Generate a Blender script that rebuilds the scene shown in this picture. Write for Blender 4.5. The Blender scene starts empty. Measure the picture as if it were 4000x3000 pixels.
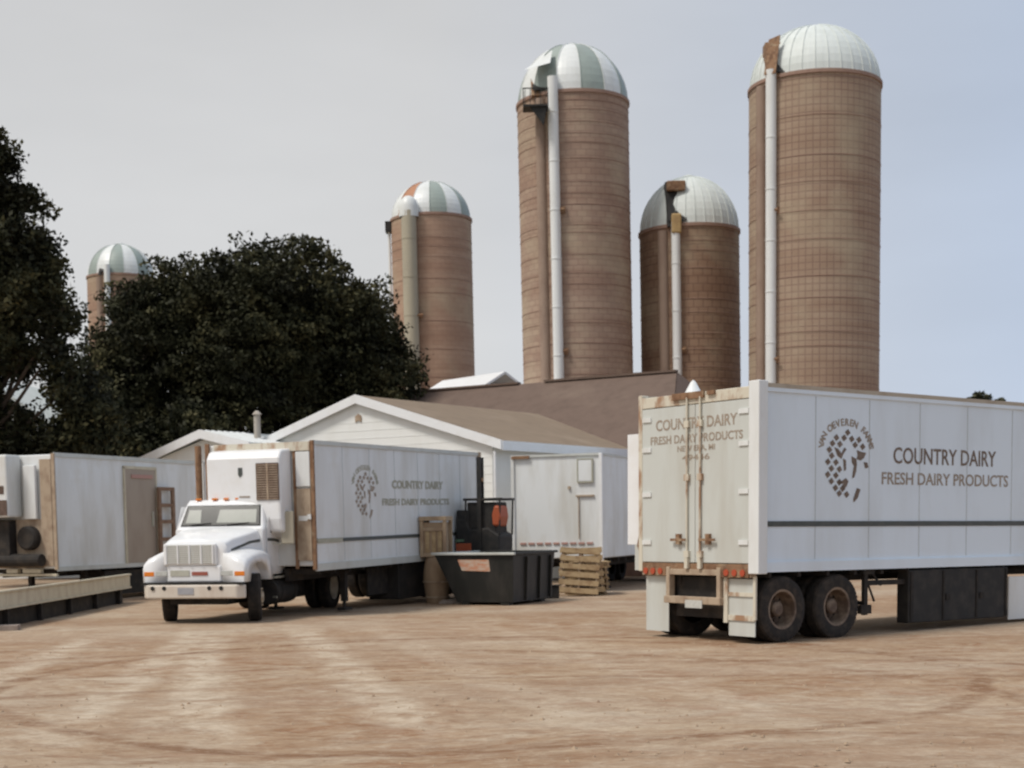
import bpy, bmesh, math, random
import numpy as np
from mathutils import Matrix, Vector
random.seed(7)
S = bpy.context.scene
COL = S.collection
R = math.radians

# ------------------------------------------------------------------ camera
cam = bpy.data.cameras.new('camera'); camo = bpy.data.objects.new('camera', cam); COL.objects.link(camo)
S.camera = camo
PITCH, ROLL, CAM_H = -0.0717, 0.0156, 1.8337
cam.lens = 51.09; cam.sensor_width = 36; cam.shift_y = 0.238; cam.clip_start = 0.1; cam.clip_end = 4000
r0 = Vector((1, 0, 0)); u0 = Vector((0, -math.sin(PITCH), math.cos(PITCH))); fw = Vector((0, math.cos(PITCH), math.sin(PITCH)))
rt = r0 * math.cos(ROLL) - u0 * math.sin(ROLL); up = u0 * math.cos(ROLL) + r0 * math.sin(ROLL)
camo.matrix_world = Matrix(((rt.x, up.x, -fw.x, 0), (rt.y, up.y, -fw.y, 0), (rt.z, up.z, -fw.z, CAM_H), (0, 0, 0, 1)))
cam.dof.use_dof = True; cam.dof.focus_distance = 4.0; cam.dof.aperture_fstop = 8.0
S.view_settings.view_transform = 'Standard'; S.view_settings.look = 'None'
S.view_settings.exposure = 0.34; S.view_settings.gamma = 1.0

# ------------------------------------------------------------------ sky and sun
SUN_DIR = Vector((-0.46, -0.26, 0.85)).normalized()       # towards the sun
W = bpy.data.worlds.new('World'); S.world = W; W.use_nodes = True
nt = W.node_tree; nt.nodes.clear()
def N(t, typ, **k):
    n = t.nodes.new(typ)
    for a, b in k.items(): setattr(n, a, b)
    return n
out = N(nt, 'ShaderNodeOutputWorld'); bg = N(nt, 'ShaderNodeBackground'); nt.links.new(bg.outputs[0], out.inputs[0])
bg.inputs[1].default_value = 0.093
sky = N(nt, 'ShaderNodeTexSky', sky_type='NISHITA'); sky.sun_disc = False
sky.sun_elevation = math.asin(SUN_DIR.z); sky.sun_rotation = math.atan2(SUN_DIR.x, SUN_DIR.y)
sky.dust_density = 3.0; sky.air_density = 1.0
tc = N(nt, 'ShaderNodeTexCoord'); sep = N(nt, 'ShaderNodeSeparateXYZ'); nt.links.new(tc.outputs['Generated'], sep.inputs[0])
mr = N(nt, 'ShaderNodeMapRange'); nt.links.new(sep.outputs[0], mr.inputs[0])
mr.inputs[1].default_value = -0.05; mr.inputs[2].default_value = 0.42
cr = N(nt, 'ShaderNodeMix', data_type='RGBA'); nt.links.new(mr.outputs[0], cr.inputs[0])
cr.inputs[6].default_value = (5.85, 5.85, 5.85, 1); cr.inputs[7].default_value = (4.1, 4.9, 6.3, 1)
mz = N(nt, 'ShaderNodeMapRange'); nt.links.new(sep.outputs[2], mz.inputs[0])
mz.inputs[1].default_value = 0.0; mz.inputs[2].default_value = 0.45; mz.inputs[3].default_value = 1.06; mz.inputs[4].default_value = 0.88
nz = N(nt, 'ShaderNodeTexNoise'); nz.inputs['Scale'].default_value = 3.5; nz.inputs['Detail'].default_value = 4
mp = N(nt, 'ShaderNodeMapping'); mp.inputs['Scale'].default_value = (1, 1, 3); nt.links.new(tc.outputs['Generated'], mp.inputs[0]); nt.links.new(mp.outputs[0], nz.inputs[0])
mn = N(nt, 'ShaderNodeMapRange'); nt.links.new(nz.outputs[0], mn.inputs[0]); mn.inputs[1].default_value = .3; mn.inputs[2].default_value = .7; mn.inputs[3].default_value = .95; mn.inputs[4].default_value = 1.05
m1 = N(nt, 'ShaderNodeMath', operation='MULTIPLY'); nt.links.new(mz.outputs[0], m1.inputs[0]); nt.links.new(mn.outputs[0], m1.inputs[1])
vm = N(nt, 'ShaderNodeVectorMath', operation='SCALE'); nt.links.new(cr.outputs[2], vm.inputs[0]); nt.links.new(m1.outputs[0], vm.inputs[3])
mx = N(nt, 'ShaderNodeMix', data_type='RGBA'); mx.inputs[0].default_value = 0.93
nt.links.new(sky.outputs[0], mx.inputs[6]); nt.links.new(vm.outputs[0], mx.inputs[7]); nt.links.new(mx.outputs[2], bg.inputs[0])
sl = bpy.data.lights.new('sun', 'SUN'); sl.energy = 2.1; sl.angle = R(14); sl.color = (1, .95, .88)
so = bpy.data.objects.new('sun', sl); COL.objects.link(so); so.location = (0, 0, 60)
so.rotation_euler = (-SUN_DIR).to_track_quat('-Z', 'Y').to_euler()

# ------------------------------------------------------------------ materials
def srgb(r, g, b):
    f = lambda c: (c / 255 / 12.92) if c / 255 <= .04045 else ((c / 255 + .055) / 1.055) ** 2.4
    return (f(r), f(g), f(b), 1)
def col4(c): return (c[0], c[1], c[2], 1)
MATS = {}
def mat(name, col, col2=None, amt=.35, scale=3, stretch=(1, 1, 1), rough=.6, metal=0, bump=0, bscale=40, lo=.45, hi=.7, spec=.4, col3=None, s3=1.2, st3=(1, 1, 1), lo3=.55, hi3=.75):
    if name in MATS: return MATS[name]
    m = bpy.data.materials.new(name); m.use_nodes = True; t = m.node_tree
    b = t.nodes['Principled BSDF']; b.inputs['Roughness'].default_value = rough; b.inputs['Metallic'].default_value = metal
    b.inputs['Specular IOR Level'].default_value = spec
    tcn = N(t, 'ShaderNodeTexCoord')
    def noise(sc, st, detail=6):
        mpn = N(t, 'ShaderNodeMapping'); mpn.inputs['Scale'].default_value = st; t.links.new(tcn.outputs['Object'], mpn.inputs[0])
        n = N(t, 'ShaderNodeTexNoise'); n.inputs['Scale'].default_value = sc; n.inputs['Detail'].default_value = detail; n.inputs['Roughness'].default_value = .6
        t.links.new(mpn.outputs[0], n.inputs[0]); return n
    cur = None
    if col2 is not None:
        n = noise(scale, stretch); rmp = N(t, 'ShaderNodeMapRange'); t.links.new(n.outputs[0], rmp.inputs[0])
        rmp.inputs[1].default_value = lo; rmp.inputs[2].default_value = hi; rmp.inputs[4].default_value = amt
        x = N(t, 'ShaderNodeMix', data_type='RGBA'); t.links.new(rmp.outputs[0], x.inputs[0]); x.inputs[6].default_value = col4(col); x.inputs[7].default_value = col4(col2)
        cur = x.outputs[2]
        if col3 is not None:
            n3 = noise(s3, st3); r3 = N(t, 'ShaderNodeMapRange'); t.links.new(n3.outputs[0], r3.inputs[0]); r3.inputs[1].default_value = lo3; r3.inputs[2].default_value = hi3
            x3 = N(t, 'ShaderNodeMix', data_type='RGBA'); t.links.new(r3.outputs[0], x3.inputs[0]); t.links.new(cur, x3.inputs[6]); x3.inputs[7].default_value = col4(col3); cur = x3.outputs[2]
        t.links.new(cur, b.inputs['Base Color'])
    else: b.inputs['Base Color'].default_value = col4(col)
    if bump:
        nb = noise(bscale, (1, 1, 1), 5); bp = N(t, 'ShaderNodeBump'); bp.inputs['Strength'].default_value = bump; bp.inputs['Distance'].default_value = .02
        t.links.new(nb.outputs[0], bp.inputs['Height']); t.links.new(bp.outputs[0], b.inputs['Normal'])
    MATS[name] = m; return m
WHITE = mat('white_trailer_skin', (.74, .76, .76), (.52, .50, .44), .6, 1.5, (1, 1, .22), .42, bump=.03, bscale=2, col3=(.62, .60, .54), s3=.7, st3=(1, 1, 1))
BLUEWH = mat('white_side_skin', (.74, .82, .89), (.62, .67, .70), .55, 1.3, (1, 1, .25), .38, bump=.03, bscale=2)
CREAMW = mat('aged_white_door', (.56, .58, .55), (.45, .435, .38), .55, 1.6, (1.5, 1.5, .3), .5, bump=.03, bscale=3)
RUST = mat('rusty_steel', (.26, .15, .085), (.10, .045, .025), .9, 7, (1, 1, .6), .85, bump=.25, bscale=30, col3=(.42, .33, .22), s3=5)
RUSTW = mat('rust_streaked_white', (.62, .58, .48), (.32, .17, .09), .9, 4, (1, 1, .5), .7, lo=.48, hi=.62, bump=.1, bscale=20)
TANST = mat('tan_dusty_steel', (.42, .33, .24), (.24, .16, .11), .8, 5, (1, 1, .6), .8, bump=.1, bscale=20)
BLACK = mat('black_steel', (.018, .017, .016), (.05, .042, .035), .7, 4, rough=.65, bump=.05)
CHASSIS = mat('chassis_dirt_black', (.022, .019, .017), (.07, .055, .042), .6, 5, rough=.85, bump=.1)
TYRE = mat('tyre_rubber', (.025, .022, .02), (.075, .058, .045), .8, 7, rough=.9, bump=.15, bscale=60)
RIM = mat('painted_rim', (.24, .18, .13), (.09, .06, .045), .9, 5, rough=.7, lo=.4, hi=.6)
RIMY = mat('cream_rim', (.55, .46, .34), (.25, .18, .12), .8, 8, rough=.6)
TRUCKW = mat('truck_white_paint', (.80, .81, .82), (.68, .66, .62), .4, 2.5, rough=.28, spec=.5)
BUMPW = mat('bumper_cream_paint', (.66, .60, .52), (.50, .40, .32), .6, 3, (1, 1, .4), rough=.4)
GRILLE = mat('grille_metal', (.50, .50, .43), (.36, .35, .28), .5, 6, rough=.4, metal=.2)
GRILLEB = mat('dark_louvre', (.10, .065, .05), (.2, .14, .11), .7, 8, rough=.7)
STRIPE = mat('dark_green_stripe', (.07, .08, .075), (.13, .125, .115), .5, 6, rough=.5)
LETTER = mat('brown_lettering', (.16, .115, .085), (.26, .21, .17), .7, 9, rough=.6)
LETTERP = mat('faded_lettering', (.30, .24, .19), (.42, .36, .29), .7, 9, rough=.6)
LETTERG = mat('pale_lettering', (.38, .37, .29), (.48, .47, .40), .7, 9, rough=.6)
AMBER = mat('amber_lens', (.75, .22, .03), rough=.25)
REDL = mat('red_lens', (.42, .07, .03), rough=.3)
HEADL = mat('headlamp_glass', (.55, .56, .53), (.35, .36, .33), .6, 20, rough=.12)
GLASS = mat('cab_glass', (.075, .075, .068), (.11, .11, .10), .5, 2, rough=.08, spec=.8)
GLASSL = mat('painted_window_light', (.20, .215, .185), (.15, .16, .14), .5, 2, rough=.15)  # opaque pale tone standing for daylight through the cab's rear window
DARKI = mat('cab_interior', (.05, .042, .038), (.1, .08, .07), .6, 5, rough=.9)
PINKW = mat('faded_red_marks', (.45, .26, .22), rough=.7)
SIDING = mat('white_siding', (.80, .81, .79), (.70, .70, .66), .5, 1.5, (1, 1, .4), .6)
ROOFL = mat('tan_roof', (.24, .18, .125), (.19, .14, .10), .7, 2.2, rough=.85, bump=.2, bscale=25, col3=(.28, .215, .155), s3=.6)
ROOFD = mat('dark_brown_roof', (.145, .10, .078), (.11, .075, .058), .7, 2.2, rough=.85, bump=.2, bscale=25, col3=(.18, .13, .10), s3=.5)
WOOD = mat('pallet_wood', (.44, .32, .18), (.24, .14, .07), .8, 6, (1, 1, 1), .85, bump=.2, bscale=30)
WOODR = mat('brown_rack_paint', (.21, .13, .085), (.32, .21, .14), .7, 6, rough=.8)
CRATE = mat('crate_wood', (.40, .30, .20), (.24, .14, .09), .8, 4, (1, 1, .4), .85, bump=.2, bscale=30)
CARD = mat('tan_fibre_drum', (.36, .26, .17), (.25, .165, .105), .8, 4, (1, 1, .5), .8, bump=.15, bscale=20)
ORANGE = mat('orange_paint', (.40, .09, .035), (.36, .08, .03), .6, 8, rough=.5)
ORLAB = mat('orange_label', (.55, .27, .17), (.55, .45, .36), .9, 5, (1, 1, 3), .6, lo=.42, hi=.58)
DUMP = mat('dumpster_paint', (.016, .016, .014), (.04, .036, .032), .8, 3, (1, 1, .4), rough=.5, bump=.05, bscale=8)
TANDOOR = mat('tan_door', (.37, .31, .25), (.30, .24, .19), .7, 2, (1, 1, .4), .6)
GALV = mat('galvanised_dome', (.66, .70, .68), (.52, .56, .53), .6, 1.6, (1, 1, .2), .55)
DOMEW = mat('white_dome_gore', (.72, .74, .73), (.58, .59, .56), .6, 1.2, rough=.4)
DOMEG = mat('grey_green_gore', (.31, .36, .33), (.25, .28, .26), .6, 1.4, rough=.45)
DOMER = mat('rusty_orange_gore', (.42, .20, .11), (.30, .15, .09), .6, 1.4, rough=.6)
PIPEW = mat('white_chute', (.78, .79, .78), (.62, .62, .58), .5, 1.4, (1, 1, .3), .45)
PIPET = mat('tan_chute', (.42, .38, .29), (.34, .30, .24), .6, 1.4, (1, 1, .3), .6)
BARK = mat('bark', (.075, .055, .04), (.04, .03, .022), .8, 6, (1, 1, .3), .95, bump=.5, bscale=20)
CONC = mat('weathered_concrete', (.42, .38, .33), (.30, .26, .22), .7, 3, rough=.9, bump=.1)
CREAM = mat('cream_rail_paint', (.60, .55, .42), (.42, .34, .24), .7, 4, (1, 1, .5), .6)
PLANKG = mat('weathered_plank', (.36, .30, .26), (.22, .17, .14), .8, 4, rough=.85)
YELL = mat('yellow_steel', (.45, .31, .14), (.28, .17, .08), .7, 4, rough=.6)

def leaf_mat(name, c1, c2, c3):
    m = bpy.data.materials.new(name); m.use_nodes = True; t = m.node_tree; b = t.nodes['Principled BSDF']
    b.inputs['Roughness'].default_value = .6; b.inputs['Specular IOR Level'].default_value = .08
    g = N(t, 'ShaderNodeTexCoord'); n = N(t, 'ShaderNodeTexNoise'); n.inputs['Scale'].default_value = .7; n.inputs['Detail'].default_value = 6; n.inputs['Roughness'].default_value = .62
    t.links.new(g.outputs['Object'], n.inputs[0]); r = N(t, 'ShaderNodeValToRGB'); t.links.new(n.outputs[0], r.inputs[0])
    e = r.color_ramp.elements; e[0].position = .36; e[0].color = col4(c1); e[1].position = .68; e[1].color = col4(c3); x = e.new(.52); x.color = col4(c2)
    t.links.new(r.outputs[0], b.inputs['Base Color']); return m
LEAF = leaf_mat('dark_leaves', (.014, .014, .009), (.034, .035, .018), (.125, .112, .055))
LEAFP = leaf_mat('pale_leaves', (.05, .05, .035), (.12, .12, .09), (.36, .33, .28))
LEAFF = leaf_mat('far_leaves', (.05, .05, .035), (.08, .08, .05), (.13, .12, .08))

def stave_mat(name, base, alt, mortar, bw, rh, offset, ms=.02, band=.0):
    m = bpy.data.materials.new(name); m.use_nodes = True; t = m.node_tree; b = t.nodes['Principled BSDF']
    b.inputs['Roughness'].default_value = .9; b.inputs['Specular IOR Level'].default_value = .15
    uv = N(t, 'ShaderNodeUVMap'); uv.uv_map = 'UVMap'
    br = N(t, 'ShaderNodeTexBrick'); br.offset = offset; br.inputs['Scale'].default_value = 1; br.inputs['Brick Width'].default_value = bw; br.inputs['Row Height'].default_value = rh
    br.inputs['Mortar Size'].default_value = ms; br.inputs['Mortar Smooth'].default_value = .3
    br.inputs['Color1'].default_value = col4(base); br.inputs['Color2'].default_value = col4(alt); br.inputs['Mortar'].default_value = col4(mortar)
    t.links.new(uv.outputs[0], br.inputs[0])
    mpn = N(t, 'ShaderNodeMapping'); mpn.inputs['Scale'].default_value = (.10, 1.0, 1); t.links.new(uv.outputs[0], mpn.inputs[0])
    n = N(t, 'ShaderNodeTexNoise'); n.inputs['Scale'].default_value = .9; n.inputs['Detail'].default_value = 7; n.inputs['Roughness'].default_value = .65; t.links.new(mpn.outputs[0], n.inputs[0])
    r = N(t, 'ShaderNodeMapRange'); r.inputs[1].default_value = .35; r.inputs[2].default_value = .68; t.links.new(n.outputs[0], r.inputs[0])
    x = N(t, 'ShaderNodeMix', data_type='RGBA'); x.blend_type = 'MIX'; t.links.new(r.outputs[0], x.inputs[0])
    d = N(t, 'ShaderNodeMix', data_type='RGBA'); d.blend_type = 'MULTIPLY'; d.inputs[0].default_value = 1; t.links.new(br.outputs[0], d.inputs[6]); d.inputs[7].default_value = (.78, .70, .68, 1)
    t.links.new(d.outputs[2], x.inputs[6]); t.links.new(br.outputs[0], x.inputs[7])
    n2 = N(t, 'ShaderNodeTexNoise'); n2.inputs['Scale'].default_value = .35; n2.inputs['Detail'].default_value = 6; t.links.new(uv.outputs[0], n2.inputs[0])
    r2 = N(t, 'ShaderNodeMapRange'); r2.inputs[1].default_value = .5; r2.inputs[2].default_value = .72; r2.inputs[4].default_value = .5; t.links.new(n2.outputs[0], r2.inputs[0])
    y = N(t, 'ShaderNodeMix', data_type='RGBA'); t.links.new(r2.outputs[0], y.inputs[0]); t.links.new(x.outputs[2], y.inputs[6]); y.inputs[7].default_value = (.50, .43, .31, 1)
    t.links.new(y.outputs[2], b.inputs['Base Color'])
    bp = N(t, 'ShaderNodeBump'); bp.inputs['Strength'].default_value = .5; bp.inputs['Distance'].default_value = .03; bp.invert = True
    t.links.new(br.outputs['Fac'], bp.inputs['Height']); t.links.new(bp.outputs[0], b.inputs['Normal']); return m
CHUTEB = mat('brown_chute_skin', (.33, .24, .185), (.25, .17, .13), .8, 1.2, (1, 1, .5), .85)
HOOP = mat('rusty_hoop', (.33, .215, .165), (.25, .155, .12), .7, 3, rough=.8)

# ------------------------------------------------------------------ mesh helpers
class MB:
    def __init__(s): s.v = []; s.f = []; s.m = []; s.uv = {}
    def add(s, vs, fs, mi=0):
        o = len(s.v); s.v += [tuple(p) for p in vs]
        for f in fs: s.f.append(tuple(i + o for i in f)); s.m.append(mi)
    def box(s, x0, y0, z0, x1, y1, z1, mi=0):
        vs = [(x0, y0, z0), (x1, y0, z0), (x1, y1, z0), (x0, y1, z0), (x0, y0, z1), (x1, y0, z1), (x1, y1, z1), (x0, y1, z1)]
        s.add(vs, [(0, 3, 2, 1), (4, 5, 6, 7), (0, 1, 5, 4), (1, 2, 6, 5), (2, 3, 7, 6), (3, 0, 4, 7)], mi)
    def hexa(s, a, b, mi=0):     # a, b: lower and upper rings of four points
        s.add(list(a) + list(b), [(0, 3, 2, 1), (4, 5, 6, 7), (0, 1, 5, 4), (1, 2, 6, 5), (2, 3, 7, 6), (3, 0, 4, 7)], mi)
    def prism(s, pts, ax, a, b, mi=0):   # polygon in the plane across axis ax, extruded a..b
        def mk(p, c):
            return {0: (c, p[0], p[1]), 1: (p[0], c, p[1]), 2: (p[0], p[1], c)}[ax]
        n = len(pts); vs = [mk(p, a) for p in pts] + [mk(p, b) for p in pts]
        s.add(vs, [tuple(range(n - 1, -1, -1)), tuple(range(n, 2 * n))] + [(i, (i + 1) % n, (i + 1) % n + n, i + n) for i in range(n)], mi)
    def tube(s, p, q, r, n=10, mi=0, r2=None):
        p = Vector(p); q = Vector(q); d = (q - p).normalized(); a = d.orthogonal().normalized(); b = d.cross(a); r2 = r if r2 is None else r2
        vs = [p + (a * math.cos(t) + b * math.sin(t)) * r for t in [2 * math.pi * i / n for i in range(n)]] + [q + (a * math.cos(t) + b * math.sin(t)) * r2 for t in [2 * math.pi * i / n for i in range(n)]]
        s.add(vs, [tuple(range(n - 1, -1, -1)), tuple(range(n, 2 * n))] + [(i, (i + 1) % n, (i + 1) % n + n, i + n) for i in range(n)], mi)
    def lathe(s, prof, n=32, c=(0, 0, 0), ax=2, mi=0, caps=False):   # prof: (r, along)
        vs = []
        for r, h in prof:
            for i in range(n):
                t = 2 * math.pi * i / n; x, y = r * math.cos(t), r * math.sin(t)
                vs.append({2: (c[0] + x, c[1] + y, c[2] + h), 1: (c[0] + x, c[1] + h, c[2] + y), 0: (c[0] + h, c[1] + x, c[2] + y)}[ax])
        fs = [(k * n + i, k * n + (i + 1) % n, (k + 1) * n + (i + 1) % n, (k + 1) * n + i) for k in range(len(prof) - 1) for i in range(n)]
        if caps: fs += [tuple(range(n)), tuple((len(prof) - 1) * n + i for i in range(n))]
        s.add(vs, fs, mi)
def obj(name, mb, mats, parent=None, bevel=0, smooth=False, label=None):
    me = bpy.data.meshes.new(name); me.from_pydata(mb.v, [], mb.f); me.update()
    for m in (mats if isinstance(mats, (list, tuple)) else [mats]): me.materials.append(m)
    me.polygons.foreach_set('material_index', mb.m)
    bm = bmesh.new(); bm.from_mesh(me); bmesh.ops.recalc_face_normals(bm, faces=bm.faces[:]); bm.to_mesh(me); bm.free()
    o = bpy.data.objects.new(name, me); COL.objects.link(o)
    if smooth: me.shade_smooth(); me.set_sharp_from_angle(angle=R(35))
    if bevel:
        b = o.modifiers.new('bevel', 'BEVEL'); b.width = bevel; b.segments = 2; b.limit_method = 'ANGLE'; b.angle_limit = R(40)
    if parent: o.parent = parent
    if label: o['label'] = label
    return o
def tag(o, label, cat, group=None, kind=None):
    if label: o['label'] = label
    if cat: o['category'] = cat
    if group: o['group'] = group
    if kind: o['kind'] = kind
    return o
def thing(name, label, cat, loc, yaw=0, group=None, tilt=None):
    o = bpy.data.objects.new(name, None); COL.objects.link(o); o.location = loc
    o.rotation_euler = (tilt[0], tilt[1], yaw) if tilt else (0, 0, yaw)
    return tag(o, label, cat, group)
def holder(name, parent, loc=(0, 0, 0)):
    o = bpy.data.objects.new(name, None); COL.objects.link(o); o.parent = parent; o.location = loc; return o
def text(name, body, size, m, parent, M, width=None, align='CENTER', ext=.002, bold=.0):
    c = bpy.data.curves.new(name, 'FONT'); c.body = body; c.size = size; c.align_x = align; c.align_y = 'CENTER'; c.extrude = ext; c.offset = bold; c.resolution_u = 3
    tmp = bpy.data.objects.new('tmp', c); COL.objects.link(tmp); bpy.context.view_layer.update()
    me = bpy.data.meshes.new_from_object(tmp); w = tmp.dimensions.x; bpy.data.objects.remove(tmp)
    sx = (width / w) if width else 1
    me.transform(M @ Matrix.Diagonal((sx, 1, 1, 1))); me.materials.clear(); me.materials.append(m); me.name = name
    o = bpy.data.objects.new(name, me); COL.objects.link(o); o.parent = parent; return o
# frames for flat work on vehicle faces: local x=u (rearwards), y=v (left in the picture), z up
def on_side(u, v, z):   # face whose normal is -y; reads along +x
    return Matrix.Translation((u, v, z)) @ Matrix(((1, 0, 0, 0), (0, 0, -1, 0), (0, 1, 0, 0), (0, 0, 0, 1)))
def on_rear(u, v, z):   # face whose normal is -x; reads along -y
    return Matrix.Translation((u, v, z)) @ Matrix(((0, 0, -1, 0), (-1, 0, 0, 0), (0, 1, 0, 0), (0, 0, 0, 1)))
def yawz(a): return math.pi / 2 - a

def wheel(parent, u, v, r, w=.24, dual=True, side=-1, rim=RIM, steer=0):
    """a wheel part: tyre(s) and rim as sub-parts; side -1 faces -y"""
    h = holder('wheel', parent, (u, v, r)); h.rotation_euler = (0, 0, steer)
    def tyre(y0):
        t = MB(); rr = r; ri = r * .56; hw = w / 2
        prof = [(ri, -hw * .8), (ri + .02, -hw * .95), (r * .8, -hw * 1.05), (r * .93, -hw * .98), (r * .985, -hw * .8), (rr, -hw * .6)]
        for k in (-.45, -.15, .15, .45): prof += [(rr, hw * (k - .05)), (rr - .012, hw * (k - .04)), (rr - .012, hw * (k + .04)), (rr, hw * (k + .05))]
        prof += [(rr, hw * .6), (r * .985, hw * .8), (r * .93, hw * .98), (r * .8, hw * 1.05), (ri + .02, hw * .95), (ri, hw * .8)]
        t.lathe(prof, 40, (0, y0, 0), 1)
        n = 44
        for i in range(n):   # shoulder lugs
            a = 2 * math.pi * i / n; ca, sa = math.cos(a), math.sin(a)
            for sy in (-1, 1):
                y1 = y0 + sy * hw * .62; y2 = y0 + sy * hw * .96
                p = lambda rad, yy, da: ((math.cos(a + da)) * rad, yy, (math.sin(a + da)) * rad)
                t.add([p(rr + .002, y1, -.045), p(rr + .002, y1, .045), p(r * .965, y2, .045), p(r * .965, y2, -.045), p(r * .93, y2, -.045), p(r * .93, y2, .045)], [(0, 1, 2, 3), (3, 2, 5, 4)])
        return obj('tyre', t, TYRE, h, smooth=True)
    s = side; ys = [0, -s * (w + .07)] if dual else [0]
    for y0 in ys: tyre(y0)
    q = MB(); ri = r * .57; hw = w / 2
    if dual: prof = [(ri, hw * .85), (ri + .015, hw * .95), (ri - .02, hw * .9), (ri - .035, 0), (ri - .05, -hw * .7), (ri * .8, -hw * .9), (ri * .52, -hw * .95), (ri * .42, -hw * .6), (ri * .4, hw * .15), (ri * .3, hw * .35), (0.001, hw * .38)]
    else: prof = [(ri, hw * .85), (ri + .015, hw * .95), (ri - .02, hw * .85), (ri - .04, hw * .4), (ri * .8, hw * .75), (ri * .6, hw * 1.0), (ri * .45, hw * 1.0), (ri * .4, hw * 1.35), (ri * .2, hw * 1.45), (0.001, hw * 1.45)]
    q.lathe([(a, s * b) for a, b in prof], 32, (0, 0, 0), 1)
    for i in range(10):
        a = 2 * math.pi * i / 10; rr = ri * .62; yy = s * (-hw * .9 if dual else hw * .98)
        q.tube((math.cos(a) * rr, yy, math.sin(a) * rr), (math.cos(a) * rr, yy + s * .04, math.sin(a) * rr), .016, 6)
    for i in range(5):      # hand holes
        a = 2 * math.pi * (i + .5) / 5; rr = ri * .8; yy = s * (-hw * .86 if dual else hw * .8)
        q.tube((math.cos(a) * rr, yy, math.sin(a) * rr), (math.cos(a) * rr, yy + s * .008, math.sin(a) * rr), ri * .11, 10, mi=1)
    obj('rim', q, [rim, BLACK], h, smooth=True)
    return h

# ------------------------------------------------------------------ ground
gm = bpy.data.materials.new('packed_gravel_yard'); gm.use_nodes = True; t = gm.node_tree; b = t.nodes['Principled BSDF']
b.inputs['Roughness'].default_value = .95; b.inputs['Specular IOR Level'].default_value = .1
g = N(t, 'ShaderNodeTexCoord')
def gnoise(scale, st, rot=0, det=8, dist=0, rough=.6, loc=(0, 0, 0)):
    mpn = N(t, 'ShaderNodeMapping'); mpn.inputs['Scale'].default_value = st; mpn.inputs['Rotation'].default_value = (0, 0, rot); mpn.inputs['Location'].default_value = loc
    t.links.new(g.outputs['Object'], mpn.inputs[0]); n = N(t, 'ShaderNodeTexNoise'); n.inputs['Scale'].default_value = scale; n.inputs['Detail'].default_value = det
    n.inputs['Distortion'].default_value = dist; n.inputs['Roughness'].default_value = rough; t.links.new(mpn.outputs[0], n.inputs[0]); return n.outputs[0]
def ramp(s, lo, hi, a=0, bb=1):
    r = N(t, 'ShaderNodeMapRange'); r.inputs[1].default_value = lo; r.inputs[2].default_value = hi; r.inputs[3].default_value = a; r.inputs[4].default_value = bb; t.links.new(s, r.inputs[0]); return r.outputs[0]
def mixc(f, a, bb, mode='MIX'):
    x = N(t, 'ShaderNodeMix', data_type='RGBA'); x.blend_type = mode
    for i, s in ((0, f), (6, a), (7, bb)):
        if hasattr(s, 'type') and not isinstance(s, (tuple, float)): t.links.new(s, x.inputs[i])
        else: x.inputs[i].default_value = s
    return x.outputs[2]
def mul(a, bb, op='MULTIPLY'):
    x = N(t, 'ShaderNodeMath', operation=op)
    for i, s in ((0, a), (1, bb)):
        if isinstance(s, (int, float)): x.inputs[i].default_value = s
        else: t.links.new(s, x.inputs[i])
    return x.outputs[0]
c = mixc(ramp(gnoise(.22, (1, 1, 1)), .35, .65), (.355, .23, .142, 1), (.43, .325, .222, 1))
streak1 = ramp(gnoise(1.5, (.62, 1.0, 1), .12, 8, 1.2, .70), .50, .62)
c = mixc(mul(streak1, .70), c, (.27, .125, .06, 1))
streak2 = ramp(gnoise(2.4, (.5, 1.0, 1), -.3, 8, 1.3, .72, loc=(7, 3, 0)), .52, .64)
c = mixc(mul(streak2, .6), c, (.27, .145, .08, 1))
light = ramp(gnoise(1.2, (.6, 1.0, 1), .35, 8, 1.4, .72, loc=(3, 9, 0)), .48, .64)
c = mixc(mul(light, .55), c, (.56, .475, .37, 1))
sx = N(t, 'ShaderNodeSeparateXYZ'); t.links.new(g.outputs['Object'], sx.inputs[0]); GX, GYc = sx.outputs[0], sx.outputs[1]
wob = mul(mul(gnoise(.5, (1, 1, 1), 0, 3), -.5, 'ADD'), .35); patch = ramp(gnoise(1.8, (1, 1, 1), 0, 8, .5, .7), .38, .58)
def absn(x):
    ab = N(t, 'ShaderNodeMath', operation='ABSOLUTE'); t.links.new(x, ab.inputs[0]); return ab.outputs[0]
def rut(p, q, wid, gap=0):      # straight tyre tracks worn along the line p-q
    dx, dy = q[0] - p[0], q[1] - p[1]; L = math.hypot(dx, dy); nx_, ny_ = -dy / L, dx / L
    d = mul(mul(GX, nx_), mul(GYc, ny_), 'ADD'); d = mul(mul(d, -(p[0] * nx_ + p[1] * ny_), 'ADD'), wob, 'ADD'); o = None
    for k in ((-1, 1) if gap else (0,)):
        e = ramp(absn(mul(d, k * gap / 2, 'ADD')), wid * .35, wid, 1, 0); o = e if o is None else mul(o, e, 'MAXIMUM')
    along = mul(mul(mul(GX, dx / L), mul(GYc, dy / L), 'ADD'), -(p[0] * dx + p[1] * dy) / L, 'ADD')
    fade = mul(ramp(along, -1.0, 1.0), ramp(along, L - 1, L + 2, 1, 0))
    return mul(mul(o, fade), patch)
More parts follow.
